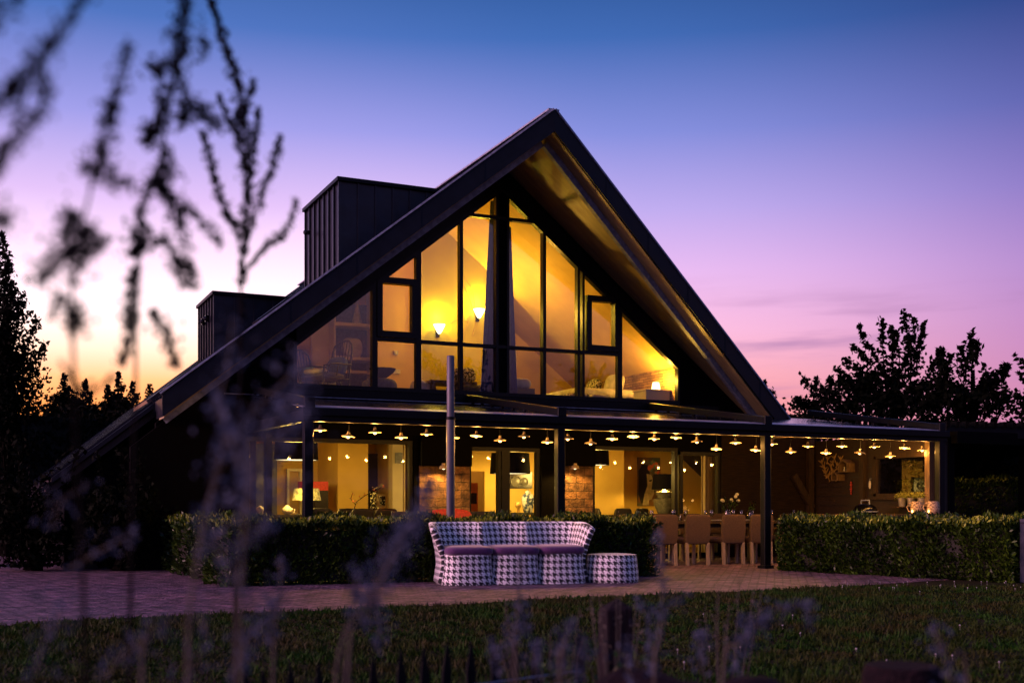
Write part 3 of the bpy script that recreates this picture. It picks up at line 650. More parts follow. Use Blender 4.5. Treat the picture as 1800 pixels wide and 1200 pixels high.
# wall lamps above the stone piers
def downlight(px, py, lab):
    q = P(px, py, YW-.34); t = thing('wall_lamp', lab, 'wall lamp', (q.x, YW-.16, P(px,819,YW-.05).z-.06))
    b = MB(); b.lathe([(.085,0),(.07,.05),(.03,.07),(.0,.07)], (0,-.20,0), 20, cap=False); b.box((0,-.20,.08),(.05,.05,.04)); b.build('shade', M['enamel'], t, smooth=50)
    d = MB(); d.ball((0,-.20,.015), (.03,.03,.03), 10); d.build('bulb', M['lit_disc'], t)
    light('SPOT', (0,-.20,-.02), 62, (1.0,.52,.10), .04, t, 165, .3)
    return t
downlight(779, 819, 'black wall downlight on the stone pier beside the grey pole')
downlight(1010, 822, 'black wall downlight on the stone pier left of the portrait window')

# ------------------------------------------------------------------ lamps and furniture inside
def drum(px0, px1, pyt, pyb, y, lab, e, cut=True):
    a, b_ = P(px0,pyb,y), P(px1,pyt,y); r = (b_.x-a.x)/2*cs*1.04; zc = a.z; h = b_.z-a.z
    t = thing('drum_pendant', lab, 'pendant lamp', ((a.x+b_.x)/2, y, zc), 0, 'large black drum lampshades inside the ground floor')
    s = MB(); s.lathe([(r,0),(r*.93,h)], n=36, cap=False); s.lathe([(r*.985,.001),(r*.92,h)], n=36, cap=False); s.lathe([(0,h-.01),(r*.93,h-.01)], n=36, cap=False); s.build('shade', M['shade_black'], t, smooth=40)
    d = MB(); d.lathe([(0,.012),(r*.97,.012),(r*.97,.02),(0,.02)], n=36, cap=False); d.build('diffuser', M['lit_disc'], t)
    c = MB(); c.tube([(0,0,h-.01),(0,0,2.62-zc)], .008, 6); c.build('cord', M['cord'], t)
    light('POINT', (0,0,-.12), e*3.0, (1.0,.62,.13), .2, t)
    return t
drum(480, 561, 764, 808, 20.6, 'wide black drum lampshade with lit underside at the left picture window', 55)
drum(862, 931, 797, 832, 20.8, 'black drum lampshade with lit underside behind the glass door', 32)
drum(1015, 1069, 779, 817, 20.4, 'black drum lampshade partly hidden by the right stone pier', 45)
def table_lamp(px, pyt, pym, pyb, wd, y, lab, shade, base, e, prof):
    a, b_, c_ = P(px,pyt,y), P(px,pym,y), P(px,pyb,y); r = wd/FPX*(y*cs+a.x*sn)/2
    t = thing('table_lamp', lab, 'table lamp', c_)
    h0, h1 = b_.z-c_.z, a.z-c_.z
    s = MB(); s.lathe([(r,h0),(r*.86,h1)], n=28, cap=False); s.lathe([(r*.985,h0+.002),(r*.85,h1)], n=28, cap=False); s.build('shade', shade, t, smooth=40)
    b = MB(); b.lathe([(x*r, zz*h0) for x, zz in prof], n=24); b.build('base', base, t, smooth=50)
    k = MB(); k.ball((0,0,h0+.09), .035, 10); k.build('bulb', M['lit_disc'], t)
    light('POINT', (0,0,h0+.06), e*3, (1.0,.57,.09), .05, t)
    return t
table_lamp(539,858,879,905,50,21.3,'table lamp with speckled shade on a striped stem, left window',M['lit_shade'],M['ceramic'],10,[(.55,0),(.55,.06),(.15,.10),(.22,.3),(.12,.35),(.25,.6),(.12,.65),(.2,.95),(.05,1)])
table_lamp(1168,833,860,905,46,21.4,'table lamp with black drum shade and wide urn base',M['shade_black'],M['ceramic'],38,[(.45,0),(.5,.05),(.85,.45),(.9,.62),(.5,.7),(.65,.82),(.7,.9),(.3,.94),(.06,1.0)])
# recessed spots in the ground-floor ceiling
for i, (px, py) in enumerate(((668,784),(700,776),(660,797))):
    dx, dy, b = ray(px, py); tt = (2.615-EYE)/b; q = Vector((dx*tt, dy*tt, 2.615))
    if q.y > 24: q.y = 23.6
    s = MB(); s.lathe([(.055,-.006),(.055,.0),(0,.0)], n=16); o = s.build('ceiling_spot', M['lit_disc']); o.location = q
    tag(o, ['round recessed ceiling spot nearest the curtain of the living room','small recessed spot beside the white column of the living room','small recessed spot at the edge of the chimney breast'][i], 'ceiling spot', 'recessed ceiling spots')
    light('SPOT', (0,0,-.02), 22, (1.0,.50,.16), .04, o, 150)
def sconce(px, py, lab, e):
    q = P(px, py, YP-.12); t = thing('wall_sconce', lab, 'wall sconce', (q.x, YP, q.z), 0, 'bowl sconces on the olive wall upstairs')
    b = MB(); b.lathe([(.02,-.16),(.05,-.12),(.10,-.02),(.125,.03)], (0,-.13,0), 20, cap=False); b.build('bowl', M['sconce_glow'], t, smooth=60)
    k = MB(); k.box((0,-.03,-.13),(.07,.06,.18)); k.build('bracket', M['shade_black'], t)
    light('POINT', (0,-.15,.20), e*.9, (1.0,.66,.03), .04, t)
sconce(772, 573, 'lit bowl sconce on the olive wall, left of the two', 60)
sconce(842, 546, 'lit bowl sconce next to the blue curtain, right of the two', 75)
q = P(1153,684,19.78); t = thing('bedside_lamp', 'small glowing lamp on the white bedside cabinet upstairs', 'lamp', (q.x, q.y, q.z-.10))
b = MB(); b.lathe([(.09,.10),(.065,.24)], n=20, cap=False); b.build('shade', M['lamp_glow'], t, smooth=60)
b = MB(); b.lathe([(.05,0),(.05,.015),(.012,.03),(.012,.12)], n=14); b.build('base', M['ceramic'], t)
light('POINT', (0,-.05,.27), 85, (1.0,.50,.05), .05, t)
# an added fill light, kept out of sight, brightens the upper ceiling
q = P(930,560,21.4); t = thing('fill_uplight', 'added uplighter, unseen behind the king post in the upper room', 'fill light', (P(884,600,21.0).x, 21.0, ZF))
b = MB(); b.lathe([(.14,0),(.14,.02),(.015,.04),(.015,1.75),(.13,1.86)], n=18, cap=False); b.build('stand', M['charcoal'], t)
light('POINT', (0,0,2.0), 112, (1.0,.50,.06), .08, t)

q = P(527,676,19.95); t = thing('floor_lantern', 'small glowing lantern on the floor in the lower left window corner', 'lantern', (q.x, q.y, ZF))
b = MB(); b.lathe([(.07,0),(.07,.02)], n=14); b.lathe([(.07,.18),(.04,.22),(0,.23)], n=14)
for a in range(4): b.tube([(.065*math.cos(a*1.57),.065*math.sin(a*1.57),.02),(.065*math.cos(a*1.57),.065*math.sin(a*1.57),.18)], .006, 5)
b.build('frame', M['shade_black'], t); b = MB(); b.lathe([(.025,.02),(.025,.12),(.008,.15),(0,.17)], n=10); b.build('candle', M['lit_disc'], t)
light('POINT', (0,.0,.30), 5, (1.0,.55,.10), .05, t)
def curtain(name, lab, p0, p1, y, z0, z1, m, top_in=0, grp=None, waves=9):
    a, b_ = P(p0,700,y).x, P(p1,700,y).x; n = 60; V = []; rows = 8
    for j in range(rows+1):
        f = j/rows
        for i in range(n+1):
            u = i/n; x = a+(b_-a)*(u+(top_in*(1-u)*f if top_in > 0 else top_in*u*f))
            V.append((x, y+.05*math.sin(u*waves*2*math.pi+.4*math.sin(f*3)), z0+(z1-z0)*f))
    b = MB(); b.add(V, [(j*(n+1)+i, j*(n+1)+i+1, (j+1)*(n+1)+i+1, (j+1)*(n+1)+i) for j in range(rows) for i in range(n)])
    o = b.build(name, m, smooth=180, loc=((a+b_)/2, y, z0)); s = o.modifiers.new('thick','SOLIDIFY'); s.thickness = .004
    return tag(o, lab, 'curtain', grp)
curtain('curtain','blue grey curtain drawn beside the king post upstairs, left of it',845,876,19.55,ZF,zt(X_(870))-.05,M['blue_cloth'],.6,None,5)
curtain('curtain','thin blue curtain at the right side of the king post',894,909,19.62,ZF,zt(X_(890))-.55,M['blue_cloth'],-.85,None,4)
curtain('curtain','beige curtain at the right edge of the living room window',709,726,19.6,F0,2.3,M['beige_cloth'],0,None,5)
curtain('curtain','brown curtain at the left end of the living room window',432,450,19.6,F0,2.3,M['beige_cloth'],0,None,5)
curtain('curtain','pale net curtain in the window right of the table lamp',1234,1266,19.6,F0,2.3,M['beige_cloth'],0,None,6)

# ---- upper room furniture
def armchair():
    q = P(572,676,20.6); t = thing('rattan_armchair', 'dark rattan armchair with cushions in the upper left window corner', 'armchair', (q.x, q.y, ZF), R(-62))
    f = MB(); T = f.tube
    for x in (-.30,.30):
        T([(x,-.33,0),(x,-.34,.40)], .018); T([(x,.30,0),(x*.9,.34,.42),(x*.85,.44,.95)], .018)
        T([(x,-.34,.40),(x*1.15,-.36,.58),(x*1.2,-.10,.64),(x*1.05,.36,.66)], .017)
        T([(x*1.15,-.30,.42),(x*1.2,-.22,.63)], .010); T([(x*1.15,-.05,.42),(x*1.2,-.02,.63)], .010)
    T([(-.30,-.34,.38),(.30,-.34,.38)], .018); T([(-.30,.32,.38),(.30,.32,.38)], .018); T([(-.3,-.34,.12),(.3,-.34,.12)], .012)
    for x in (-.3,.3): T([(x,-.34,.38),(x,.32,.38)], .016)
    f.build('frame', M['rattan'], t, smooth=60)
    b = MB(); arc = [(-.255,.44,.93),(-.22,.47,1.06),(-.12,.50,1.13),(0,.51,1.15),(.12,.50,1.13),(.22,.47,1.06),(.255,.44,.93)]
    b.tube(arc, .020)
    for i in range(7): u = -1+2*i/6; zt_ = 1.15-.20*abs(u)**2.4; b.tube([(u*.20,.34,.42),(u*.22,.42,.75),(u*.24,.50-.04*abs(u),zt_)], .009, 6)
    b.build('backrest', M['rattan'], t, smooth=60)
    s = MB(); s.pillow((0,-.02,.43), (.58,.60,.14)); s.build('seat_cushion', M['grey_cloth'], t, smooth=180)
    p = MB(); p.pillow((.03,.26,.62), (.46,.16,.40), M=Matrix.Rotation(R(-18),3,'X')); p.build('cushion', M['blue_cloth'], t, smooth=180)
    p = MB(); p.pillow((-.02,-.22,.50), (.46,.30,.10)); p.build('sheepskin', M['linen'], t, smooth=180)
    return t
arm = armchair()
q = P(545,676,21.6); dup(arm, (q.x+.25, q.y+.4, ZF), R(30), 'second rattan armchair half hidden behind the first one upstairs')
arm['group'] = 'rattan armchairs upstairs'
for c in COL.objects:
    if c.get('label','').startswith('second rattan'): c['group'] = 'rattan armchairs upstairs'
# built-in shelves
A, B = P(589,640,23.5), P(654,640,23.5)
t = thing('wall_shelf', 'built in white shelves in the alcove behind the rattan armchairs', 'shelves', ((A.x+B.x)/2, 23.6, ZF))
for py in (571,630): z = P(620,py,23.5).z; b = MB(); b.span((A.x,23.45,z-.035),(B.x,YU-.01,z+.035)); b.build('shelf', M['white_paint'], t, True)
for xx in (A.x-.04, B.x): b = MB(); b.span((xx,23.44,ZF),(xx+.04,YU-.005,ci(xx)-.02)); b.build('side_panel', M['white_paint'], t, True)
b = MB(); b.span((A.x+.001,YU-.03,ZF),(B.x-.001,YU-.004,ci(A.x)-.02)); b.build('back_panel', M['grey_cloth'], t, True)
z = P(620,655,23.5).z; b = MB(); b.span((A.x,23.3,z-.03),(B.x,23.44,z+.03)); b.build('desk_edge', M['white_paint'], t, True)
zs = P(620,630,23.5).z+.036
b = MB(); b.pillow((0,0,.21), (.44,.16,.42), M=Matrix.Rotation(R(-12),3,'X')); o = b.build('cushion', M['linen'], smooth=180); o.location = ((A.x+B.x)/2, 23.62, zs); tag(o, 'pale square cushion standing on the lower alcove shelf', 'cushion')
zs2 = P(620,571,23.5).z+.036
b = MB(); b.lathe([(.10,0),(.11,.05),(.05,.30),(.03,.52),(.035,.62)], n=18); o = b.build('tall_vase', M['linen'], smooth=60); o.location = ((A.x+B.x)/2+.12, 23.65, zs2); tag(o, 'slender pale vase on the upper alcove shelf', 'vase')
# stool and bowl
q = P(667,675,19.9)
t = thing('pouffe', 'round blue grey upholstered stool under the dark bowl', 'stool', (q.x, q.y, ZF))
b = MB(); b.pillow((0,0,.22), (.62,.56,.30), e=.7); b.build('seat', M['grey_cloth'], t, smooth=180)
b = MB()
for a in (.8,2.3,3.9,5.5): b.tube([(.2*math.cos(a),.2*math.sin(a),.1),(.22*math.cos(a),.22*math.sin(a),0)], .02, 6)
b.build('leg', M['dark'], t)
b = MB(); b.lathe([(.06,0),(.09,.01),(.20,.10),(.245,.17),(.235,.17),(.19,.105),(.08,.03),(0,.025)], n=28, cap=False); o = b.build('bowl', M['shade_black'], smooth=50); o.location = (q.x+.06, q.y, ZF+.375); tag(o, 'wide dark bowl standing on the round stool upstairs', 'bowl')
# switch and socket
for (px, py, nm, lab) in ((696,620,'light_switch','small square light switch on the wall above the bowl'),(697,653,'wall_socket','small double wall socket level with the bowl')):
    q = P(px,py,YP+.05); b = MB(); b.box((0,0,0),(.09 if nm=='light_switch' else .16,.02,.09)); b.box((0,-.012,0),(.05,.01,.05)); o = b.build(nm, M['linen'], bevel=.004); o.location = q; tag(o, lab, nm.replace('_',' '))
# wooden table with bedding behind the pole
q = P(780,690,20.4)
t = thing('low_table', 'low wooden side table in front of the olive wall upstairs', 'table', (q.x, q.y, ZF))
b = MB(); b.box((.15,.1,.40),(.95,.55,.06)); b.build('top', M['post_wood'], t, bevel=.006)
for sx in (-.26,.56):
    for sy in (-.1,.3): b = MB(); b.box((sx,sy,.185),(.09,.09,.37)); b.build('leg', M['post_wood'], t)
b = MB(); b.pillow((0,0,.14), (.50,.34,.28), M=Matrix.Rotation(R(25),3,'Y')); o = b.build('cushion', M['linen'], smooth=180); o.location = (q.x-.38, q.y+.1, ZF+.12); tag(o, 'crumpled white cushion leaning on the low wooden table', 'cushion')
b = MB(); b.pillow((0,0,.16), (.46,.20,.30), M=Matrix.Rotation(R(-20),3,'X')); o = b.build('cushion', M['pattern_cloth'], smooth=180); o.location = (q.x+.55, q.y+.3, ZF+.44); tag(o, 'dark patterned cushion on top of the low wooden table', 'cushion')
b = MB(); b.pillow((0,0,.1), (.7,.5,.26)); o = b.build('blanket', M['grey_cloth'], smooth=180); o.location = (q.x-.75, q.y+.05, ZF+.03); tag(o, 'dark folded blanket on the floor left of the low table', 'blanket')
def daybed(px, lab, w_, h_, y, m2):
    q = P(px,690,y); b = MB(); b.pillow((0,0,h_/2), (w_,.7,h_), e=.25); o = b.build('ottoman', m2, smooth=180); o.location = (q.x, q.y, ZF); return tag(o, lab, 'ottoman')
daybed(835, 'long grey daybed cushion right of the low table', 1.1, .38, 20.5, M['grey_cloth'])
daybed(955, 'dark ottoman beneath the panes right of the king post', .75, .17, 20.0, M['grey_cloth'])
daybed(1008, 'speckled ottoman under the right hand mullion upstairs', .55, .27, 20.1, M['pattern_cloth'])
daybed(1045, 'white ottoman at the foot of the bed', .50, .25, 19.95, M['linen'])
q = P(912,672,19.95); b = MB(); b.pillow((0,0,.1), (.45,.3,.2)); b.pillow((.0,0,-.1), (.5,.32,.18)); o = b.build('folded_duvet', M['linen'], smooth=180); o.location = (q.x, q.y, ZF+.30); tag(o, 'folded white duvet beside the thin blue curtain', 'duvet')
b = MB(); b.span((-.28,-.2,-.32),(.28,.25,-.20+0)); b.span((-.26,-.18,-.31),(.26,.23,-.02)); o = b.build('linen_chest', M['dark'], smooth=None); o.location = (q.x, q.y, ZF+.32); tag(o, 'low dark chest carrying the folded duvet', 'chest')
# bed along the knee wall
bx = xk-.95
t = thing('bed', 'white bed against the stacked wood headboard wall upstairs', 'bed', (bx, 21.3, ZF))
b = MB(); b.box((0.05,.25,.16),(1.5,2.2,.22)); b.build('bed_base', M['dark'], t, bevel=.01)
b = MB(); b.pillow((0,.25,.36), (1.55,2.2,.24), e=.2); b.build('mattress', M['linen'], t, smooth=180)
b = MB(); b.pillow((.45,-.25,.62), (.22,.60,.42), M=Matrix.Rotation(R(14),3,'Y')); b.build('pillow', M['linen'], t, smooth=180)
b = MB(); b.pillow((.28,.35,.60), (.18,.50,.36), M=Matrix.Rotation(R(16),3,'Y')); b.build('pillow', M['pattern_cloth'], t, smooth=180)
q = P(1146,690,19.85); b = MB(); b.span((-.28,-.25,0),(.28,.25,.42)); b.span((-.3,-.27,.42),(.3,.27,.45)); o = b.build('bedside_cabinet', M['white_paint'], bevel=.006); o.location = (q.x, 19.87, ZF-.06); tag(o, 'white bedside cabinet at the near end of the bed', 'cabinet')
# line drawing on the olive wall
b = MB()
for pts in (((815,500),(828,530),(838,562),(830,590)),((790,568),(812,558),(824,566),(812,590),(790,606)),((818,490),(832,510),(836,545))):
    b.tube([P(x,y,YP-.012) for x, y in pts], .006, 6)
q = P(818,560,YP-.012); o = b.build('wire_wall_art', M['gold'], loc=q); tag(o, 'curling bronze wire wall art between the two sconces', 'wall art')

# ---- ground-floor furniture
def inside_chair(px, y, lab, rz, grp, proto=[None]):
    q = P(px,905,y)
    if proto[0] is None:
        t = thing('dining_chair', lab, 'chair', (q.x,q.y,F0), rz, grp)
        b = MB(); b.pillow((0,.21,.72),(.44,.07,.46), M=Matrix.Rotation(R(-6),3,'X'), e=.25); b.build('backrest', M['dark'], t, smooth=180)
        b = MB(); b.pillow((0,0,.46),(.46,.46,.09), e=.25); b.build('seat', M['dark'], t, smooth=180)
        for x in (-.19,.19):
            for yy in (-.19,.19): b = MB(); b.tube([(x*.95,yy*.95,.43),(x*1.03,yy*1.03,0)], [.022,.015], 6); b.build('leg', M['dark'], t)
        proto[0] = t; return t
    t = dup(proto[0], (q.x,q.y,F0), rz, lab); t['group'] = grp; return t
gA = 'dark dining chairs inside the living room window'
for px, y, lab, rz in ((561,20.3,'dark dining chair below the speckled table lamp',R(170)),(604,20.4,'dark dining chair left of the blossom branch',R(185)),(631,20.1,'dark dining chair beneath the blossom branch',R(180)),(673,20.0,'dark dining chair below the white flowers',R(178))):
    inside_chair(px, y, lab, rz, gA)
for px, y, lab, rz in ((1062,21.2,'dark dining chair nearest the right stone pier inside',R(90)),(1086,21.6,'dark dining chair in the middle below the portrait',R(180)),(1114,21.4,'dark dining chair directly under the painted portrait',R(200))):
    inside_chair(px, y, lab, rz, 'dark dining chairs inside the portrait room')
def table(px0, px1, y, dp, h, lab, m='dark', z0=F0):
    a, b_ = P(px0,905,y).x, P(px1,905,y).x; t = thing('dining_table', lab, 'table', ((a+b_)/2,y,z0)); w2 = (b_-a)/2
    b = MB(); b.box((0,0,h-.025),(2*w2,dp,.05)); b.build('top', M[m], t, bevel=.006)
    for x in (-w2+.08,w2-.08):
        for yy in (-dp/2+.08,dp/2-.08): b = MB(); b.box((x,yy,(h-.05)/2),(.08,.08,h-.05)); b.build('leg', M[m], t)
    return t
table(575,700,20.9,.9,.76,'dark dining table behind the left picture window')
table(1050,1125,22.1,.8,.80,'dark dining table inside below the portrait')
table(1140,1190,21.4,.5,.82,'narrow console table carrying the urn lamp')
table(905,948,21.2,.4,.86,'narrow dark console behind the glass door')
table(508,570,21.3,.5,.83,'dark sideboard table carrying the speckled lamp')
# jar, picture with balls
a, b_ = P(928,905,21.2), P(928,860,21.2); h = b_.z-(F0+.86); r = 12.5/FPX*22
b = MB(); b.lathe([(r*.6,0),(r*.7,h*.05),(r*.95,h*.45),(r,h*.62),(r*.8,h*.78),(r*.45,h*.83),(r*.5,h*.86),(r*.45,h*.9),(r*.15,h*.96),(r*.08,h)], n=26); o = b.build('lidded_jar', M['ceramic_blue'], smooth=50); o.location = (a.x,21.2,F0+.86); tag(o, 'tall painted lidded jar on the console behind the glass door', 'jar')
b = MB(); b.lathe([(.03,0),(.03,.08),(.06,.12),(.065,.18),(.04,.22)], n=14); o = b.build('brass_candle_holder', M['gold'], smooth=60); o.location = (P(911,905,21.15).x,21.15,F0+.86); tag(o, 'small brass candle holder beside the painted jar', 'candle holder')
A, B = P(895,858,21.86), P(935,829,21.86)
t = thing('wall_picture', 'dark picture with two pale balls on the wall behind the door', 'picture', ((A.x+B.x)/2,21.88,(A.z+B.z)/2))
b = MB(); b.span((A.x,21.85,A.z),(B.x,21.89,B.z)); b.build('canvas', M['screen'], t, True)
for px, rr in ((907,11),(922,8)): b = MB(); q = P(px,846,21.84); b.ball(q, (rr/FPX*22,.02,rr/FPX*22), 16); b.build('painted_ball', M['ceramic'], t, True, smooth=180)
A, B = P(1121,889,23.17), P(1160,804,23.17); cx, cz = (A.x+B.x)/2, (A.z+B.z)/2; wv, hv = B.x-A.x, B.z-A.z
t = thing('wall_painting', 'tall painting of a dark haired profile with orange flowers', 'painting', (cx,23.18,cz))
b = MB(); b.box((0,0,0),(wv,.04,hv)); b.build('canvas', M['canvas_green'], t)
fl = lambda pts, yy, m, nm: MB().prism([(x*wv,-yy,z*hv) for x, z in pts], (0,.004,0)).build(nm, m, t)
fl([(-.48,-.25),(-.48,.22),(-.30,.36),(-.05,.34),(.05,.12),(-.10,-.10),(-.20,-.40),(-.36,-.45)], .026, M['paint_black'], 'painted_hair')
fl([(-.12,.16),(.08,.15),(.20,.0),(.30,-.12),(.20,-.16),(.22,-.24),(.10,-.36),(-.02,-.38),(-.02,-.48),(-.30,-.48),(-.22,-.25),(-.08,-.08)], .032, M['paint_skin'], 'painted_face')
fl([(-.02,.03),(.12,.05),(.10,.01),(0,0)], .037, M['paint_black'], 'painted_eye')
b = MB()
for x, z, rr in ((.05,.28,.13),(.25,.34,.15),(.38,.18,.12),(.15,.42,.10),(.32,.05,.10)): b.lathe([(rr*wv,0),(rr*wv*.9,.006),(0,.006)], n=10); 
bb = MB()
for x, z, rr in ((.05,.28,.13),(.25,.34,.15),(.36,.18,.12),(.15,.40,.09),(.33,.04,.10)): bb.ball((x*wv,-.03,z*hv), (rr*wv,.012,rr*hv*.55), 10)
bb.build('painted_flowers', M['paint_flower'], t)
# blossom branch, white flowers, fireplace picture
q = P(622,905,20.8); t = thing('blossom_vase', 'vase with a long arching blossom branch on the dining table', 'vase', (q.x,20.8,F0+.77))
b = MB(); b.lathe([(.04,0),(.07,.05),(.06,.14),(.03,.18)], n=14); b.build('vase', M['ceramic'], t, smooth=60)
b = MB(); b.tube([(0,0,.15),(.05,0,.30),(.22,.0,.42),(.42,0,.52),(.55,0,.58)], .008, 6); b.tube([(.03,0,.25),(-.06,0,.36),(-.02,0,.48)], .006, 6); b.build('branch', M['bark'], t)
C = np.array([(x,0,z) for x, z in ((0.05,.30),(.12,.36),(.2,.42),(-.05,.36),(-.03,.46),(.02,.28),(.42,.53),(.5,.56),(.55,.6),(.3,.46))]*7)+rng.normal(size=(70,3))*.025
V, Fa = leaf_arrays(C, .04); fast('blossom', V, Fa, M['paint_flower'], t)
q = P(662,905,20.7); t = thing('flower_vase', 'glass vase with white blossoms on the indoor dining table', 'flowers', (q.x,20.7,F0+.77))
b = MB(); b.lathe([(.035,0),(.045,.08),(.035,.16)], n=14); b.build('vase', M['clear'], t, smooth=60)
C = rng.normal(size=(120,3))*[.07,.05,.12]+[0,0,.30]; V, Fa = leaf_arrays(C, .05); fast('blossom', V, Fa, M['petal_white'], t)
A, B = P(664,892,23.5), P(690,868,23.5); t = thing('wall_oven', 'white framed oven front glimpsed behind the white flowers', 'oven', ((A.x+B.x)/2,23.55,A.z))
b = MB(); b.span((A.x,23.5,A.z),(B.x,23.6,B.z)); b.build('frame', M['white_paint'], t, True); b = MB(); b.span((A.x+.05,23.48,A.z+.05),(B.x-.05,23.499,B.z-.05)); b.build('glass', M['screen'], t, True)
A, B = P(553,902,22.2), P(577,846,22.2); t = thing('armoire', 'dark armoire with a red top beside the speckled lamp', 'armoire', ((A.x+B.x)/2,22.4,F0))
b = MB(); b.span((A.x,22.2,F0),(B.x,22.6,B.z-.18)); b.build('body', M['dark'], t, True); b = MB(); b.span((A.x-.25,22.2,B.z-.178),(B.x,22.55,B.z)); b.build('top', M['red'], t, True)
for px, y, sc, lab in ((457,20.2,1,'white teapot near the brown curtain, far left window'),(505,21.0,1.1,'white tureen on the sideboard left of the canopy post')):
    q = P(px,902,y); t = thing('teapot', lab, 'teapot', (q.x,y,q.z-.02), 0, 'white china pots in the left window')
    b = MB(); b.lathe([(.05*sc,0),(.09*sc,.05*sc),(.085*sc,.10*sc),(.04*sc,.14*sc),(.015*sc,.16*sc)], n=16); b.build('body', M['white_paint'], t, smooth=60); b = MB(); b.tube([(.08*sc,0,.10*sc),(.13*sc,0,.08*sc),(.12*sc,0,.03*sc),(.08*sc,0,.03*sc)], .01, 6); b.build('handle', M['white_paint'], t)
    s = MB(); s.span((q.x-.25,y-.2,q.z-.07),(q.x+.25,y+.25,q.z-.022)); s.span((q.x-.2,y-.15,F0),(q.x+.2,y+.2,q.z-.07)); o = s.build('side_cabinet', M['dark'], loc=(q.x,y,F0)); tag(o, lab.replace('white teapot','dark cabinet under the teapot').replace('white tureen','dark cabinet under the tureen'), 'cabinet')
# ------------------------------------------------------------------ sofa and pouf in houndstooth
def uvsheet(name, pts, m, parent, thick=0, closed=False, smooth=180, v0=0, uref=None):
    """a grid of points pts[row][col] with arc-length UVs (metres)"""
    nr, nc = len(pts), len(pts[0]); V = [p for r in pts for p in r]
    ref = pts[uref if uref is not None else nr//2]; us = [0]
    for i in range(1, nc+(1 if closed else 0)): us.append(us[-1]+(Vector(ref[i % nc])-Vector(ref[i-1])).length)
    vs = [v0]
    for j in range(1, nr): vs.append(vs[-1]+(Vector(pts[j][nc//2])-Vector(pts[j-1][nc//2])).length)
    F = []; UV = []; e = nc if closed else nc-1
    for j in range(nr-1):
        for i in range(e):
            F.append((j*nc+i, j*nc+(i+1) % nc, (j+1)*nc+(i+1) % nc, (j+1)*nc+i))
            UV += [(us[i],vs[j]),(us[i+1],vs[j]),(us[i+1],vs[j+1]),(us[i],vs[j+1])]
    me = bpy.data.meshes.new(name); me.from_pydata(V, [], F); u = me.uv_layers.new(name='UVMap')
    u.data.foreach_set('uv', [c for q in UV for c in q]); me.update()
    o = link(name, me, m, parent, smooth)
    if thick: s = o.modifiers.new('thick','SOLIDIFY'); s.thickness = thick; s.offset = 0; s.use_rim = True
    return o
def sup(a, rx, ry, e): c, s = math.cos(a), math.sin(a); return (math.copysign(abs(c)**e, c)*rx, math.copysign(abs(s)**e, s)*ry)
g0, g1 = G(778,1031), G(1041,1026)
ctr = (g0+g1)/2; SR = math.atan2(g1.y-g0.y, g1.x-g0.x); fw = Vector((-math.sin(SR), math.cos(SR), 0)); sc_ = ctr+fw*.40
sofa = thing('garden_sofa', 'three seat garden sofa in black and white houndstooth with purple seat cushions', 'sofa', (sc_.x, sc_.y, .01), SR)
HW = .965
for k, cx in enumerate((-.64, 0, .64)):
    rows = []
    for z, f in ((0,1.05),(.03,1.06),(.10,1.03),(.20,.985),(.30,.965),(.375,.97),(.40,.95),(.41,.80)):
        row = []
        for i in range(48):
            x, y = sup(2*math.pi*i/48, .345*f, .40*f, .62); row.append((cx+x, y, z))
        rows.append(row)
    rows.append([(cx+(p[0]-cx)*.05, p[1]*.05, .41) for p in rows[-1]])
    uvsheet('seat_base', rows, M['hound'], sofa, closed=True, v0=k*.031)
    c = MB(); c.pillow((cx, -.03+.0*k, .445), (.655,.74,.145), e=.38, n=14); c.build('seat_cushion', M['purple'], sofa, smooth=180)
# the back: three shallow curved shells that flare outwards, and short wings at both ends
path = []
for i in range(13): t_ = i/12; path.append((-.965+.02*t_, -.20+.48*t_))
for k in range(3):
    x0 = -.945+k*.63
    for i in range(1, 21):
        t_ = i/20; path.append((x0+.63*t_, .28+.13*math.sin(math.pi*t_)**.8 if i < 20 else .28))
for i in range(1, 13): t_ = i/12; path.append((.945+.02*t_, .28-.48*t_))
rows = []
pv = [Vector((x,y,0)) for x, y in path]
nrm = []
for i, p in enumerate(pv):
    d = pv[min(i+3,len(pv)-1)]-pv[max(i-3,0)]; n = Vector((-d.y, d.x, 0)).normalized(); nrm.append(n)
for z, lean in ((.02,.03),(.12,.015),(.25,-.005),(.36,0),(.46,.015),(.56,.035),(.66,.058),(.74,.082),(.785,.098)):
    row = []
    for i, p in enumerate(pv):
        u = abs(i/(len(pv)-1)-.5)*2; end = max(0,(u-.80)/.2)
        zz = z*(1-.10*end**2) if z > .4 else z
        row.append((p.x+nrm[i].x*lean*(1.0+.45*end), p.y+nrm[i].y*lean*1.3, zz))
    rows.append(row)
uvsheet('backrest', rows, M['hound'], sofa, thick=.075, uref=4)
tp = rows[-1]; rim = MB(); rim.tube([(p[0],p[1],p[2]+.0) for p in tp], .0385, 10); 
V = rim
rim.build('back_rim', M['hound'], sofa, smooth=180)
def rim_uv():
    o = [c for c in sofa.children if c.name.startswith('back_rim')][0]; me = o.data; u = me.uv_layers.new(name='UVMap')
    for l in me.loops: v = me.vertices[l.vertex_index].co; u.data[l.index].uv = (v.x+.3*v.y, v.z+.02*v.y)
rim_uv()
gp = G(1092,1026)+fw*.36
pouf = thing('garden_pouf', 'round houndstooth pouf standing right of the garden sofa', 'pouf', (gp.x, gp.y, .01), R(20))
rows = [[(f*.36*math.cos(2*math.pi*i/56), f*.36*math.sin(2*math.pi*i/56), z) for i in range(56)] for z, f in ((0,1.0),(.02,1.02),(.15,1.0),(.30,.955),(.355,.94),(.375,.91))]
uvsheet('pouf_side', rows, M['hound'], pouf, closed=True)
n = 24; rows = []
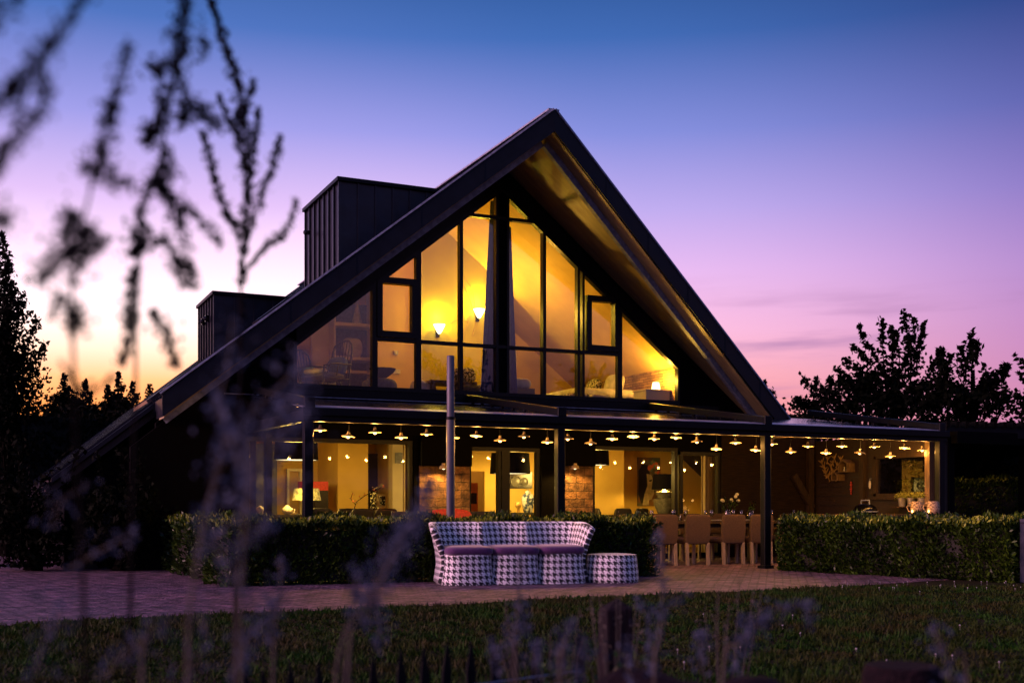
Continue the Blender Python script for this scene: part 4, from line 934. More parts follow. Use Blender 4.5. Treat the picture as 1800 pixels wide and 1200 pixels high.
for j in range(7):
    f = j/6; rows.append([(f*.334*math.cos(2*math.pi*i/56), f*.334*math.sin(2*math.pi*i/56), .375+.016*(1-f**3)) for i in range(56)])
to = uvsheet('pouf_top', rows, M['hound'], pouf, closed=True); me = to.data
for l in me.loops: v = me.vertices[l.vertex_index].co; me.uv_layers[0].data[l.index].uv = (v.x, v.y)

# ------------------------------------------------------------------ terrace table and chairs
YT = 17.75
xa, xb = P(1132,907,YT).x, xe-.9
tt = thing('garden_table', 'long dark wooden dining table laid for dinner under the canopy', 'table', ((xa+xb)/2, YT, .01))
HWT = (xb-xa)/2; TZ = .77
b = MB(); b.box((0,0,TZ-.03),(2*HWT,.95,.05)); b.build('top', M['brown_wood'], tt, bevel=.008)
b = MB(); b.box((0,0,TZ-.11),(2*HWT-.2,.8,.09)); b.build('apron', M['brown_wood'], tt)
for x in (-HWT+.1,0,HWT-.1):
    for y in (-.38,.38): b = MB(); b.box((x,y,(TZ-.06)/2),(.09,.09,TZ-.06)); b.build('leg', M['brown_wood'], tt)
def chair_proto():
    t = thing('garden_chair', '', 'chair', (0,0,0), 0, 'upholstered taupe chairs round the terrace table')
    b = MB(); b.pillow((0,-.215,.63),(.50,.075,.53), M=Matrix.Rotation(R(4),3,'X'), e=.14, n=12); b.build('backrest', M['chair_fabric'], t, smooth=180)
    b = MB(); b.pillow((0,.02,.435),(.49,.50,.13), e=.2, n=12); b.build('seat', M['chair_fabric'], t, smooth=180)
    for x in (-.215,.215):
        for y in (-.205,.215): b = MB(); b.prism([(x-.024,y-.024,.40),(x+.024,y-.024,.40),(x+.024,y+.024,.40),(x-.024,y+.024,.40)], (0,-.02 if y<0 else .01,-.40)); b.build('leg', M['chair_leg'], t)
    return t
cp = chair_proto()
front = [(1214,993),(1276,991),(1325,990)]; CH = []
for px, py in front: q = P(px, py, 16.98); CH.append((q.x, 16.98, 0))
q0 = CH[2][0]
for k in range(1,4): CH.append((q0+.64*k, 16.98, 0))
CH.append((CH[0][0]-.66, 17.0, 0))
names = ['taupe chair in the hedge gap nearest the pouf, showing its pale back legs','taupe chair in the middle of the hedge gap','taupe chair in the hedge gap beside the canopy post','taupe chair just behind the canopy post, mostly hidden by the right hedge','taupe chair with only its back top above the right hedge','taupe chair nearest the timber end wall on the near side','taupe chair half hidden by the end of the middle hedge']
cp.location = (*CH[0][:2], .01); cp['label'] = names[0]
for c, nm in zip(CH[1:], names[1:]): dup(cp, (c[0], c[1], .01), random.uniform(-.04,.04), nm)
for k in range(4):
    dup(cp, (CH[0][0]-.2+.68*k, 18.5, .01), R(180), f'taupe chair on the far side of the terrace table, {ORD[k]} from the left')
# glasses, plates, candle, vases on the table
gl = None
GX = [1145,1183,1185,1205,1240,1251,1289,1303,1322,1356,1395]
tz = TZ-.005+.01
def ord_lab(i, n): return f'stemmed wine glass on the terrace table, {ORD[i]} from the left'
for i, px in enumerate(GX):
    y = YT+(-.22 if i % 2 else .2)+.03*(i % 3); q = P(px,900,y)
    if gl is None:
        gl = b = MB(); b.lathe([(.034,0),(.034,.003),(.005,.008),(.004,.075),(.022,.095),(.038,.125),(.040,.155),(.033,.20)], n=18, cap=False); b.lathe([(.0,.088),(.02,.096),(.035,.126),(.031,.199)], n=18, cap=False)
        gl = b.build('wine_glass', M['clear'], smooth=70); gl.location = (q.x,y,tz)
    else:
        g = gl.copy(); COL.objects.link(g); g.location = (q.x,y,tz); 
    tag(COL.objects[-1] if i else gl, ord_lab(i,0), 'wine glass', 'wine glasses on the terrace table')
for i, px in enumerate((1160,1214,1262,1312,1412)):
    q = P(px,905,YT-.25); b = MB(); b.lathe([(.07,0),(.08,.004),(.135,.018),(.135,.022),(.08,.010),(0,.009)], n=28, cap=False); o = b.build('plate', M['linen'], smooth=60); o.location = (q.x,YT-.27,tz); tag(o, f'white plate laid at the near edge of the terrace table, {ORD[i]} from the left', 'plate', 'white plates on the terrace table')
for i, px in enumerate((1140,1172,1195,1228)):
    q = P(px,905,YT+.02); b = MB(); b.lathe([(.028,0),(.032,.01),(.034,.10),(.030,.098),(.026,.012),(0,.012)], n=16, cap=False); o = b.build('tumbler', M['clear'], smooth=60); o.location = (q.x,YT+.02,tz); tag(o, f'short clear tumbler on the terrace table, {ORD[i]} from the left', 'tumbler', 'clear tumblers on the terrace table')
def bouquet(px, y, H, lab, nb, m, spread, hdr=.03):
    q = P(px,905,y); t = thing('flower_vase', lab, 'flowers', (q.x,y,tz))
    b = MB(); b.lathe([(.05,0),(.075,.03),(.085,.10),(.06,.17),(.07,.21),(.064,.21),(.055,.17),(.078,.10),(.068,.03),(0,.012)], n=20, cap=False); b.build('vase', M['clear'], t, smooth=70)
    s = MB(); hd = MB(); C = []
    for i in range(nb):
        a = random.uniform(0,6.28); r = random.uniform(.25,1)*spread; h = H*random.uniform(.55,1)
        tip = Vector((r*math.cos(a), r*math.sin(a)*.7, .16+h)); s.tube([(0,0,.02),(tip.x*.3,tip.y*.3,.2),tip], .0035, 5, False)
        for k in range(7): C.append(tip*random.uniform(.55,1)+Vector((random.gauss(0,.02),random.gauss(0,.02),0)))
        if i % 2 == 0: hd.ball(tip, (hdr,hdr,hdr*.9), 8)
    s.build('stems', M['stem'], t); hd.build('blooms', m, t, smooth=180)
    V, Fa = leaf_arrays(np.array([tuple(c) for c in C]), .05); fast('leaves', V, Fa, M['hedge_leaf'], t)
bouquet(1279, YT+.1, .36, 'large bunch of pale yellow roses in a glass vase', 15, M['petal_white'], .26, .034)
bouquet(1320, YT+.15, .22, 'small dark leafy sprig in a vase beside the roses', 6, M['tree_leaf'], .14, .018)

# ------------------------------------------------------------------ things at the terrace end
# flock of bronze birds on the wall
t = thing('bird_wall_art', 'flock of bronze metal birds mounted on the timber wall', 'wall art', PXp(1461,818,xe-.03))
b = MB()
for (px, py, s, a) in ((1445,812,1,20),(1455,806,1,-10),(1467,804,.9,15),(1478,806,.9,0),(1448,820,1,30),(1461,818,1,5),(1472,816,1,-15),(1479,817,.8,20),(1452,830,1.1,10),(1466,828,1,-5),(1474,824,.9,10),(1456,837,1.1,25),(1470,836,1.1,0),(1464,812,.8,20),(1450,824,.8,-10),(1462,832,.9,40)):
    q = PXp(px,py,xe-.035); S = .085*s; ca, sa = math.cos(R(a)), math.sin(R(a))
    def pt(u, v): u, v = u*S, v*S; return Vector((xe-.035, q.y-(u*ca-v*sa), q.z+u*sa+v*ca))
    for poly in (((0,-1.2),(.22,0),(0,.75),(-.22,0)), ((0,.1),(-.9,.85),(-1.15,.9),(-.55,.1),(-.1,-.3)), ((0,.1),(.9,.85),(1.15,.9),(.55,.1),(.1,-.3)), ((0,-.7),(-.3,-1.3),(.3,-1.3))):
        b.prism([pt(*p) for p in poly], (-.006-.004*random.random(),0,0))
b.build('birds', M['gold'], t, True)
# two little house-shaped shelves
def house_shelf(px0, px1, py0, pyr, dp, lab):
    a, c = PXp(px0,py0,xe), PXp(px1,py0,xe); zr_ = PXp((px0+px1)/2,pyr,xe).z; w2 = abs(a.y-c.y)/2; h = zr_-a.z; he = h*.68
    t = thing('house_shelf', lab, 'shelf', (xe-.002,(a.y+c.y)/2,a.z), 0, 'little house shaped wall shelves'); th = .022
    b = MB(); out = [(-w2,0),(w2,0),(w2,he),(0,h),(-w2,he)]; inn = [(-w2+th,th),(w2-th,th),(w2-th,he-th*.4),(0,h-th*1.4),(-w2+th,he-th*.4)]
    for i in range(5):
        j = (i+1)%5; b.prism([(0,*out[i]),(0,*out[j]),(0,*inn[j]),(0,*inn[i])], (-dp-.0004*i,0,0))
    b.build('frame', M['post_wood'], t)
    b = MB(); b.prism([(-.004,*p) for p in inn], (-.006,0,0)); b.build('back_panel', M['brown_wood'], t)
    return t
s1 = house_shelf(1487,1503,830,807,.20,'upper and larger house shaped wall shelf right of the bird flock')
s2 = house_shelf(1474,1485,845,829,.20,'lower and smaller house shaped wall shelf under the birds')
for i, dy in enumerate((-.05,.03)):
    b = MB(); b.lathe([(.015,0),(.02,.03),(.012,.06),(.016,.08),(0,.095)], n=10); o = b.build('figurine', M['linen'], smooth=60); o.location = (xe-.13, s1.location.y+dy, s1.location.z+.023); tag(o, ['tiny pale figurine on the right of the larger house shelf','tiny pale figurine on the left of the larger house shelf'][i], 'figurine')
q = PXp(1496,858,xe-.03); t = thing('hanging_ornament', 'red string of beads hanging below the house shelves', 'ornament', q)
b = MB()
for k, r in enumerate((.018,.026,.02,.028,.018,.014)): b.ball((0,0,.12-.045*k), (r,r,.026), 8)
b.build('beads', M['red'], t, smooth=180); b = MB(); b.tube([(0,0,.12),(.03,0,.24)], .003, 5); b.build('string', M['cord'], t)
q = PXp(1529,848,xe-.06); t = thing('hanging_key', 'pale cloth hanging on a hook left of the end window', 'cloth', q)
b = MB(); b.pillow((0,0,-.04),(.03,.05,.16), e=.6); b.build('cloth', M['linen'], t, smooth=180); b = MB(); b.tube([(0,0,.04),(0,0,.08),(.05,0,.08)], .006, 6); b.build('hook', M['steel'], t)
# three flower pots on a shelf below the window, two lanterns and a ceramic barbecue on a side table
sb = thing('side_table', 'long dark sideboard against the timber end wall', 'sideboard', (xe-.55, 16.6, .01))
sz = .90
b = MB(); b.span((xe-.95,15.75,sz-.05),(xe-.20,17.6,sz)); b.build('top', M['brown_wood'], sb, True, bevel=.006)
b = MB(); b.span((xe-.9,15.8,.1),(xe-.24,17.55,sz-.05)); b.build('body', M['dark'], sb, True)
for i, (px, lab) in enumerate(((1586,'zinc pot of yellow flowers, left of the three on the end window'),(1602,'zinc pot of yellow flowers, middle of the three on the end window'),(1621,'zinc pot of yellow flowers, right of the three beside the corner post'))):
    q = PXp(px,889,xe-.14); t = thing('flower_pot', lab, 'flower pot', (xe-.14, q.y, wa.z-.033-.0 if False else 1.045), 0, 'zinc pots of yellow flowers')
    b = MB(); b.lathe([(.062,0),(.07,.06),(.083,.15),(.088,.152),(.088,.158),(.076,.155),(.06,.12),(0,.12)], n=22, cap=False); b.build('pot', M['pot'], t, smooth=50)
    C = rng.normal(size=(420,3))*[.055,.07,.03]+[0,0,.20]; V, Fa = leaf_arrays(C, .035); fast('flowers', V, Fa, M['petal_yellow'], t)
b = MB(); b.span((xe-.24,PXp(1574,889,xe-.14).y,1.02),(xe-.001,PXp(1632,889,xe-.14).y,1.043)); o = b.build('pot_shelf', M['brown_wood'], loc=(xe-.1,16.4,1.02)); tag(o, 'narrow wooden shelf under the three zinc flower pots', 'shelf')
def lantern(px, y_off, lab):
    q = PXp(px,903,xe-.55); t = thing('woven_lantern', lab, 'lantern', (xe-.55, q.y, sz+.01), 0, 'pale woven lanterns on the sideboard')
    b = MB(); b.lathe([(.085,0),(.105,.02),(.112,.10),(.10,.18),(.085,.225),(.08,.225),(.095,.18),(.105,.10),(.08,.012),(0,.01)], n=26, cap=False); b.build('basket', M['lantern'], t, smooth=60)
    h = MB(); h.tube([(0,.10,.20),(-.03,.17,.19),(-.05,.20,.12),(-.04,.17,.05),(-.02,.12,.03)], .010, 8); h.build('handle', M['lantern'], t, smooth=60)
    c = MB(); c.ball((-.116,.0,.045),(.008,.02,.024),8); c.build('candle_glow', M['flame'], t)
    light('POINT', (0,0,.28), .6, (1.0,.5,.12), .03, t); light('POINT', (-.22,0,.10), .5, (1.0,.5,.12), .05, t)
lantern(1612, 0, 'pale woven lantern with side handle beside the zinc pots')
lantern(1641, 0, 'pale woven lantern partly behind the right corner post')
q = PXp(1521,905,xe-.75); t = thing('table_barbecue', 'shiny black domed barbecue on the dark stand by the end window', 'barbecue', (q.x, q.y, .80))
b = MB(); b.lathe([(.10,.0),(.17,.03),(.215,.10),(.225,.14)], n=28, cap=False); b.lathe([(0,.01),(.1,.01)], n=28, cap=False); b.build('bowl', M['black_gloss'], t, smooth=60)
b = MB(); b.lathe([(.228,.145),(.225,.17),(.19,.24),(.12,.285),(.04,.30),(0,.302)], n=28); b.build('dome_lid', M['black_gloss'], t, smooth=60)
b = MB(); b.tube([(-.0,.11,.28),(0,.11,.36),(0,-.11,.36),(0,-.11,.28)], .012, 8); b.build('lid_handle', M['steel'], t, smooth=60)
b = MB(); b.tube([(.23*math.cos(a),.23*math.sin(a),.143) for a in [i*2*math.pi/24 for i in range(25)]], .012, 6); b.build('rim_band', M['steel'], t)
b = MB(); b.span((q.x-.35,q.y-.45,.0),(q.x+.35,q.y+.45,.80)); o = b.build('barbecue_stand', M['brown_wood'], loc=(q.x,q.y,0), bevel=.01); tag(o, 'brown wooden stand carrying the black domed barbecue', 'stand')
q = P(1482,905,16.9); b = MB(); b.span((-.36,-.25,.72),(.36,.25,.79)); b.span((-.32,-.2,0),(-.26,.2,.72)); b.span((.26,-.2,0),(.32,.2,.72)); b.span((-.259,-.15,.2),(.259,.15,.24)); o = b.build('wooden_bench', M['brown_wood'], bevel=.006); o.location = (q.x+.1,16.6,.01); tag(o, 'brown wooden bench top left of the domed barbecue', 'bench')
# red cushion ends above the hedge on a bench in front of the left stone pier
for i, (px, lab) in enumerate(((775,'red cushion left of the grey pole above the hedge'),(807,'red cushion right of the grey pole above the hedge'))):
    q = P(px,912,17.6); b = MB(); b.pillow((0,0,.18),(.46,.16,.40), M=Matrix.Rotation(R(8 if i else -6),3,'Y')@Matrix.Rotation(R(-10),3,'X'), e=.5); o = b.build('cushion', M['red'], smooth=180); o.location = (q.x,17.6,.62); tag(o, lab, 'cushion', 'red cushions on the terrace bench')
q = P(790,912,17.6); b = MB(); b.span((-.9,-.3,.50),(.9,.3,.60)); b.span((-.85,-.25,0),(-.75,.25,.5)); b.span((.75,-.25,0),(.85,.25,.5)); b.span((-.9,.301,.5),(.9,.36,.95)); o = b.build('terrace_bench', M['dark'], bevel=.01); o.location = (q.x,17.6,.01); tag(o, 'dark bench behind the hedge carrying the red cushions', 'bench')
# the grey pole
q = P(792,900,15.25); t = thing('garden_pole', 'tall grey round pole standing behind the hedge before the canopy', 'pole', (q.x,15.25,0)); zt2 = P(792,625,15.25).z
b = MB(); b.lathe([(.062,0),(.062,P(792,735,15.25).z)], n=20); b.build('lower_tube', M['pole'], t, smooth=40)
b = MB(); b.lathe([(.056,P(792,735,15.25).z),(.055,zt2-.01),(.048,zt2)], n=20); b.build('upper_tube', M['pole'], t, smooth=40)
b = MB(); z_ = P(792,735,15.25).z; b.lathe([(.069,z_-.02),(.069,z_+.02)], n=20); b.box((.07,0,z_),(.03,.03,.03)); b.build('clamp_ring', M['charcoal'], t)

# ------------------------------------------------------------------ hedges
def hedge(name, lab, p, q, depth, h, n, seed, zlo=0.02):
    """p->q is the foot of the side that faces the camera; the hedge lies to the left of it (away)"""
    r_ = np.random.default_rng(seed); p, q = np.array([p.x,p.y]), np.array([q.x,q.y]); l = np.linalg.norm(q-p); d = (q-p)/l; nn = np.array([-d[1], d[0]])
    t = thing('hedge', lab, 'hedge', (*(p+(q-p)/2+nn*depth/2), 0), 0, 'clipped leafy hedges round the terrace'); o2 = p+(q-p)/2+nn*depth/2
    core = MB(); M3 = Matrix(((d[0],nn[0],0),(d[1],nn[1],0),(0,0,1))); core.box((0,0,h/2-.03),(l-.22,depth-.22,h-.16), M=M3); core.build('twig_core', M['hedge_core'], t)
    A = [l*h, l*h, depth*h, depth*h, l*depth]; w = np.array([1.5,.4,1.4,1.0,1.7])*A; pick = r_.choice(5, n, p=w/w.sum()); u = r_.random(n); v = r_.random(n)
    C = np.zeros((n,3)); nr = np.zeros((n,3)); ins = np.abs(r_.normal(size=n))*.05
    bump = lambda a, b: .055*np.sin(a*5.1+seed)+.03*np.sin(a*11.7+b*7+seed*2)+.02*np.sin(b*17+a*3)
    for f in range(5):
        k = pick == f; a, b = u[k], v[k]; i_ = ins[k]-bump(a*l, b*h)
        if f == 0: C[k] = np.stack([a*l, i_, b*h], 1); nr[k] = (0,-1,.25)
        if f == 1: C[k] = np.stack([a*l, depth-i_, b*h], 1); nr[k] = (0,1,.25)
        if f == 2: C[k] = np.stack([i_, a*depth, b*h], 1); nr[k] = (-1,0,.25)
        if f == 3: C[k] = np.stack([l-i_, a*depth, b*h], 1); nr[k] = (1,0,.25)
        if f == 4: C[k] = np.stack([a*l, b*depth, h-i_*.9+.01+.07*r_.random(k.sum())**3], 1); nr[k] = (0,0,1)
    # round the corners a little
    C[:,2] = np.maximum(C[:,2], zlo)
    X = o2[None]+ (C[:,:1]-l/2)*d[None]+(C[:,1:2]-depth/2)*nn[None]-o2[None]
    Cw = np.concatenate([X, C[:,2:]], 1); Nw = np.concatenate([nr[:,:1]*d[None]+nr[:,1:2]*nn[None], nr[:,2:]], 1)
    V, F = leaf_arrays(Cw, .075, Nw*.9+np.array([0,0,.35]), .42); fast('foliage', V, F, M['hedge_leaf'], t)
    sh = MB(); C = []
    for i in range(int(l*9)):
        a, b = r_.random()*l-l/2, (r_.random()-.5)*depth*1.05; q0_ = Vector((*(d*a+nn*b), h-.05)); tp_ = q0_+Vector((r_.normal()*.05, r_.normal()*.05, .07+.10*r_.random()))
        sh.tube([q0_, tp_], [.003,.0015], 4, False)
        for k_ in range(6): C.append(q0_.lerp(tp_, .3+.7*r_.random())+Vector(tuple(r_.normal(size=3)*.015)))
    sh.build('stray_shoots', M['hedge_core'], t); V, F = leaf_arrays(np.array([tuple(c) for c in C]), .06, None, .4); fast('shoot_leaves', V, F, M['hedge_tip_lit'], t)
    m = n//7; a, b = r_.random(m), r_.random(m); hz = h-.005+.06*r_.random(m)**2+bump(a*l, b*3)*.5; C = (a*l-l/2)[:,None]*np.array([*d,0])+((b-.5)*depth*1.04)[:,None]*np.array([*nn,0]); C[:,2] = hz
    V, F = leaf_arrays(C, .065, np.array([[0,-.3,.9]]*m), .40); fast('lamplit_tips', V, F, M['hedge_tip_lit'], t)  # top leaves that carry painted lamplight in their paler colour
    return t
h1a, h1b = G(424,1034)+Vector((0,.30,0)), G(1172,1015)+Vector((0,.26,0))
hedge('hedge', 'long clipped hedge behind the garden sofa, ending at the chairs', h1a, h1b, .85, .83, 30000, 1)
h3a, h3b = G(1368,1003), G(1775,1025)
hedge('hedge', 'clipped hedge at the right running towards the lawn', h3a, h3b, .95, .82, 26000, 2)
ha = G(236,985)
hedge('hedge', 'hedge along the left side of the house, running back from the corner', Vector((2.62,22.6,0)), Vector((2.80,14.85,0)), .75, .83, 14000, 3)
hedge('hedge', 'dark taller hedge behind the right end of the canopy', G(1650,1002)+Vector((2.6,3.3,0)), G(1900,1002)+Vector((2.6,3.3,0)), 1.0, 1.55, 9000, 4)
q0, q1 = D(1792,917,15.6), D(1880,917,15.4)
b = MB(); b.beam((q0.x,q0.y,.42),(q1.x,q1.y,.42),.2,.82,(0,0,1)); b.beam((q0.x,q0.y,.85),(q1.x,q1.y,.85),.26,.045,(0,0,1)); o = b.build('garden_wall', M['lowwall'], loc=(q0.x,q0.y,0)); tag(o, 'low pale rendered wall at the right edge behind the hedge', 'wall')
# pergola running on to the right of the canopy
pg = thing('pergola', 'unlit black pergola running on right of the canopy', 'pergola', (19.5, 15.9, 0))
b = MB(); A, B = D(1660,752,21.2), D(1840,752,21.6); b.beam((A.x,A.y,2.42),(B.x+1,B.y-.2,2.42),.14,.2,(0,0,1)); b.build('beam', M['charcoal'], pg, True)
for px, dpt in ((1668,21),(1800,22)): q = D(px,800,dpt); b = MB(); b.box((q.x,q.y,1.16),(.14,.14,2.32)); b.build('post', M['black_wood'], pg, True)
b = MB()
for i in range(12): f = i/11; x, y = A.x+(B.x-A.x)*f, A.y+(B.y-A.y)*f; b.beam((x,y-.1,2.57),(x+1.1,y+2.4,2.57),.06,.12)
b.build('rafters', M['black_wood'], pg, True)
for i, (px, py, dpt, lab) in enumerate(((1676,845,30,'small yellow garden light left of the three beyond the pergola'),(1693,843,31,'small yellow garden light in the middle of the three beyond the pergola'),(1711,849,29,'small yellow garden light right of the three beyond the pergola'))):
    q = D(px,py,dpt); t = thing('garden_light', lab, 'garden light', (q.x,q.y,0), 0, 'small garden lights beyond the pergola')
    b = MB(); b.ball((0,0,q.z), (.045,.045,.06), 10); b.build('globe', M['far_light'], t, smooth=180); b = MB(); b.lathe([(.03,0),(.03,.02),(.015,.04),(.015,q.z-.05)], n=8); b.build('stake', M['charcoal'], t)

# ------------------------------------------------------------------ trees
def tree(name, lab, base, shoots, leaf, seed, lean=.3, group=None, fill=(), wl=.6, cat='tree', dens=1.0):
    """base on the ground; shoots = list of (root, tip, leaf count, spread) limbs in world space; fill = leafy masses (centre, radii, count)"""
    r_ = np.random.default_rng(seed); t = thing(name, lab, cat, (base.x,base.y,0), 0, group); b0 = Vector((base.x,base.y,0)); lb = MB(); C = []
    for a, c, n, sp in shoots:
        a, c = Vector(a)-b0, Vector(c)-b0; m = a.lerp(c,.5)+Vector((random.gauss(0,1),random.gauss(0,1),random.gauss(0,.5)))*(c-a).length*.06
        pts = [a*(1-u)**2+m*2*u*(1-u)+c*u*u for u in [i/6 for i in range(7)]]; L_ = (c-a).length
        lb.tube(pts, [max(.006,.035*L_/2.5*(1-i/6.6)) for i in range(7)], 5, False)
        us = r_.random(n)**.8; P0, P1, P2 = (np.array(v) for v in (a, m, c)); u = us[:,None]
        pos = P0*(1-u)**2+P1*2*u*(1-u)+P2*u*u; C.append(pos+r_.normal(size=(n,3))*sp*(1.1-.75*u))
    for c, rr, n in fill:
        nc = max(6, n//45); c0 = np.array(Vector(c)-b0); g = unit(r_.normal(size=(nc,3)))*(r_.random((nc,1))**.45)
        cc = c0+g*np.array(rr); k = r_.integers(0,nc,n); C.append(cc[k]+r_.normal(size=(n,3))*np.array(rr)*.16)
        for j in range(0, nc, 3): lb.tube([Vector((0,0,.8)).lerp(Vector(c0),.6), Vector(cc[j])], [.05,.012], 4, False)
    C = np.concatenate(C); C[:,2] = np.maximum(C[:,2], .1)
    top_ = max(Vector(s[0]).z for s in shoots) if shoots else max(Vector(f[0]).z for f in fill)
    lb.tube([(0,0,0),(.05,.03,top_*.5),(0,0,top_)], [.16,.11,.05], 8, False); lb.build('trunk', M['bark'], t)
    V, F = leaf_arrays(C, leaf, None, wl); fast('crown', V, F, M['tree_leaf'], t); return t
gT = 'dark trees behind the right end of the canopy'
def shootpx(d, x0, y0, x1, y1, n, sp): return (D(x0,y0,d), D(x1,y1,d+random.uniform(-.8,.8)), n, sp)
d = 32
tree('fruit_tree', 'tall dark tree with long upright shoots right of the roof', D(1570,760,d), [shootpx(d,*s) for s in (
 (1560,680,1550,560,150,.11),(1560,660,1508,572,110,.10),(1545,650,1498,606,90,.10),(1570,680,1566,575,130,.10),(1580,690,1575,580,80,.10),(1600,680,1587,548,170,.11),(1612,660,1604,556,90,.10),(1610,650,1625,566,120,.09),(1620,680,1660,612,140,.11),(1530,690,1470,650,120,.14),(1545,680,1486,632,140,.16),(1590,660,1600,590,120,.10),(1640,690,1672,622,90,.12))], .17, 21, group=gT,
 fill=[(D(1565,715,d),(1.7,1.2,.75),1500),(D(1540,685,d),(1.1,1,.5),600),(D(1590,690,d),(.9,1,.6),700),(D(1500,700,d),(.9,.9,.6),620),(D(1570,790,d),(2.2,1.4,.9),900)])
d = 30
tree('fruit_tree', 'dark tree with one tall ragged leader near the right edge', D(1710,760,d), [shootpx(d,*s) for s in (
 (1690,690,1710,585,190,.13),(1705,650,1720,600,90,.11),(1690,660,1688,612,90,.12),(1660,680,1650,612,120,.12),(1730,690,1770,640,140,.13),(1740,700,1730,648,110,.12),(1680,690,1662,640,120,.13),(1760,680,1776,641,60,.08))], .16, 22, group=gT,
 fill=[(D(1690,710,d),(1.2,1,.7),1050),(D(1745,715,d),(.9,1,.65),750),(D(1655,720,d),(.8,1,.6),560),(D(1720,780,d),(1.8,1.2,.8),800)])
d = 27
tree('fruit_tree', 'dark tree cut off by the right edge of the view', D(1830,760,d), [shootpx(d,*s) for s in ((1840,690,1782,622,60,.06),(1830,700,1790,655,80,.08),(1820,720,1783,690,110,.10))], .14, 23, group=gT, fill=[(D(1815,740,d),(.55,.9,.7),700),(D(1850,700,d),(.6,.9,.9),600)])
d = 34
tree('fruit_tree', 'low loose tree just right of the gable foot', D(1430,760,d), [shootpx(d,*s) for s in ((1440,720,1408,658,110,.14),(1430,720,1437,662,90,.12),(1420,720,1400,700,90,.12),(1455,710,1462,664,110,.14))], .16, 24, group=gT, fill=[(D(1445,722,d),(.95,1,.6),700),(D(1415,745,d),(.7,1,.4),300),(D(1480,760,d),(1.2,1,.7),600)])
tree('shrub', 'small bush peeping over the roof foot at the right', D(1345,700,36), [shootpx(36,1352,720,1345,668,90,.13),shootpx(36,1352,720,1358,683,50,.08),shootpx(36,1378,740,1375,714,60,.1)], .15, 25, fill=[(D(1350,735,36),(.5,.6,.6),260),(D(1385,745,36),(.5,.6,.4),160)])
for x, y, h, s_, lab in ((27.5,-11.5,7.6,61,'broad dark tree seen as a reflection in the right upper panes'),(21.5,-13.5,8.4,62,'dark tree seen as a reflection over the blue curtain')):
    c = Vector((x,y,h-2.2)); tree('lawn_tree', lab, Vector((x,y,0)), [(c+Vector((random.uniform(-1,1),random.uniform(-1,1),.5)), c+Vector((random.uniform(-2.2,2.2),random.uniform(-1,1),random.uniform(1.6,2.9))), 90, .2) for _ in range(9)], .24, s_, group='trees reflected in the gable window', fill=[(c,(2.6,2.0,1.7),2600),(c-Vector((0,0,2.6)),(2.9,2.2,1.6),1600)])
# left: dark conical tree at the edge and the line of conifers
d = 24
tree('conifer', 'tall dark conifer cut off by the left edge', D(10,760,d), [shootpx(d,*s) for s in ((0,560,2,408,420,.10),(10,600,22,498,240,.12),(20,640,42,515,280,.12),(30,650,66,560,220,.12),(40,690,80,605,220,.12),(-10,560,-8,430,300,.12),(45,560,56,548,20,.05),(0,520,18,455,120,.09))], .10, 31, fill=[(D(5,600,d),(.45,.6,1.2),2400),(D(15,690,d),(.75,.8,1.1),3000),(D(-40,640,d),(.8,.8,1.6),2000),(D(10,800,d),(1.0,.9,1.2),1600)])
gL = 'dark conifers along the left boundary'
k = 0
for px, py, d, w_, lab in ((112,660,38,46,'fir with a ragged top nearest the edge conifer'),(150,668,41,50,'small fir between two taller ones on the left'),(190,675,40,46,'round topped conifer in the middle of the left tree line'),(208,655,43,34,'slim pointed fir left of the roof'),(232,672,41,44,'bushy conifer close to the roof edge'),(262,676,44,42,'last conifer before the roof edge')):
    h_ = D(px,py,d); sh = [shootpx(d,px,py+50,px,py,150,.10)]
    for j in range(5): sg = (-1)**j; sh.append(shootpx(d,px,py+45+8*j,px+sg*(9+4*j),py+22+11*j,90,.10))
    tree('conifer', lab, D(px,760,d), sh, .15, 40+k, group=gL, fill=[(D(px,py+75,d),(w_/FPX*d*.75,.9,.85),1500),(D(px,py+160,d),(w_/FPX*d*1.0,1,1.5),1500)]); k += 1
for qx, qy, w_, lab, sd_ in ((-.6,22.0,.9,'dark shrub in front of the left side wall near the path end',71),(.75,19.9,.7,'dark shrub under the low roof edge at the left',72),(2.05,19.3,.75,'dark shrub beside the corner of the side hedge',73)):
    q = Vector((qx,qy,0))
    tree('shrub', lab, q, [(q+Vector((random.uniform(-.3,.3),random.uniform(-.3,.3),.5)), q+Vector((random.uniform(-.9,.9),random.uniform(-.4,.4),random.uniform(1.5,2.1))), 60, .08) for _ in range(7)], .10, sd_, group='dark shrubs along the left side of the house', fill=[(q+Vector((0,0,.75)),(w_,.6,.75),2600)])
# tall clipped conifer hedge that closes the view under the tree line
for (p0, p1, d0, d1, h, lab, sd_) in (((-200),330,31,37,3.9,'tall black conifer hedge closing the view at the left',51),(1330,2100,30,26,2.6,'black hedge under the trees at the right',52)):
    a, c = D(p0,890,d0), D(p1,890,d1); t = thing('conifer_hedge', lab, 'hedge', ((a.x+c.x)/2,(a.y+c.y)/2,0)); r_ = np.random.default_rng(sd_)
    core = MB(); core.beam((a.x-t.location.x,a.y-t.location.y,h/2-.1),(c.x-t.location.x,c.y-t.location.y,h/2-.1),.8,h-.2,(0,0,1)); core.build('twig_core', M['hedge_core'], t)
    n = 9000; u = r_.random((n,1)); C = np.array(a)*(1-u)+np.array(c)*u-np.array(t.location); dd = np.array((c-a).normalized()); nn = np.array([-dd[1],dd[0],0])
    C += nn*(r_.choice([-.45,.45],(n,1))+r_.normal(size=(n,1))*.12); C[:,2] = r_.random(n)**.7*h+r_.normal(size=n)*.16; V, F = leaf_arrays(C, .2); fast('foliage', V, F, M['tree_leaf'], t)

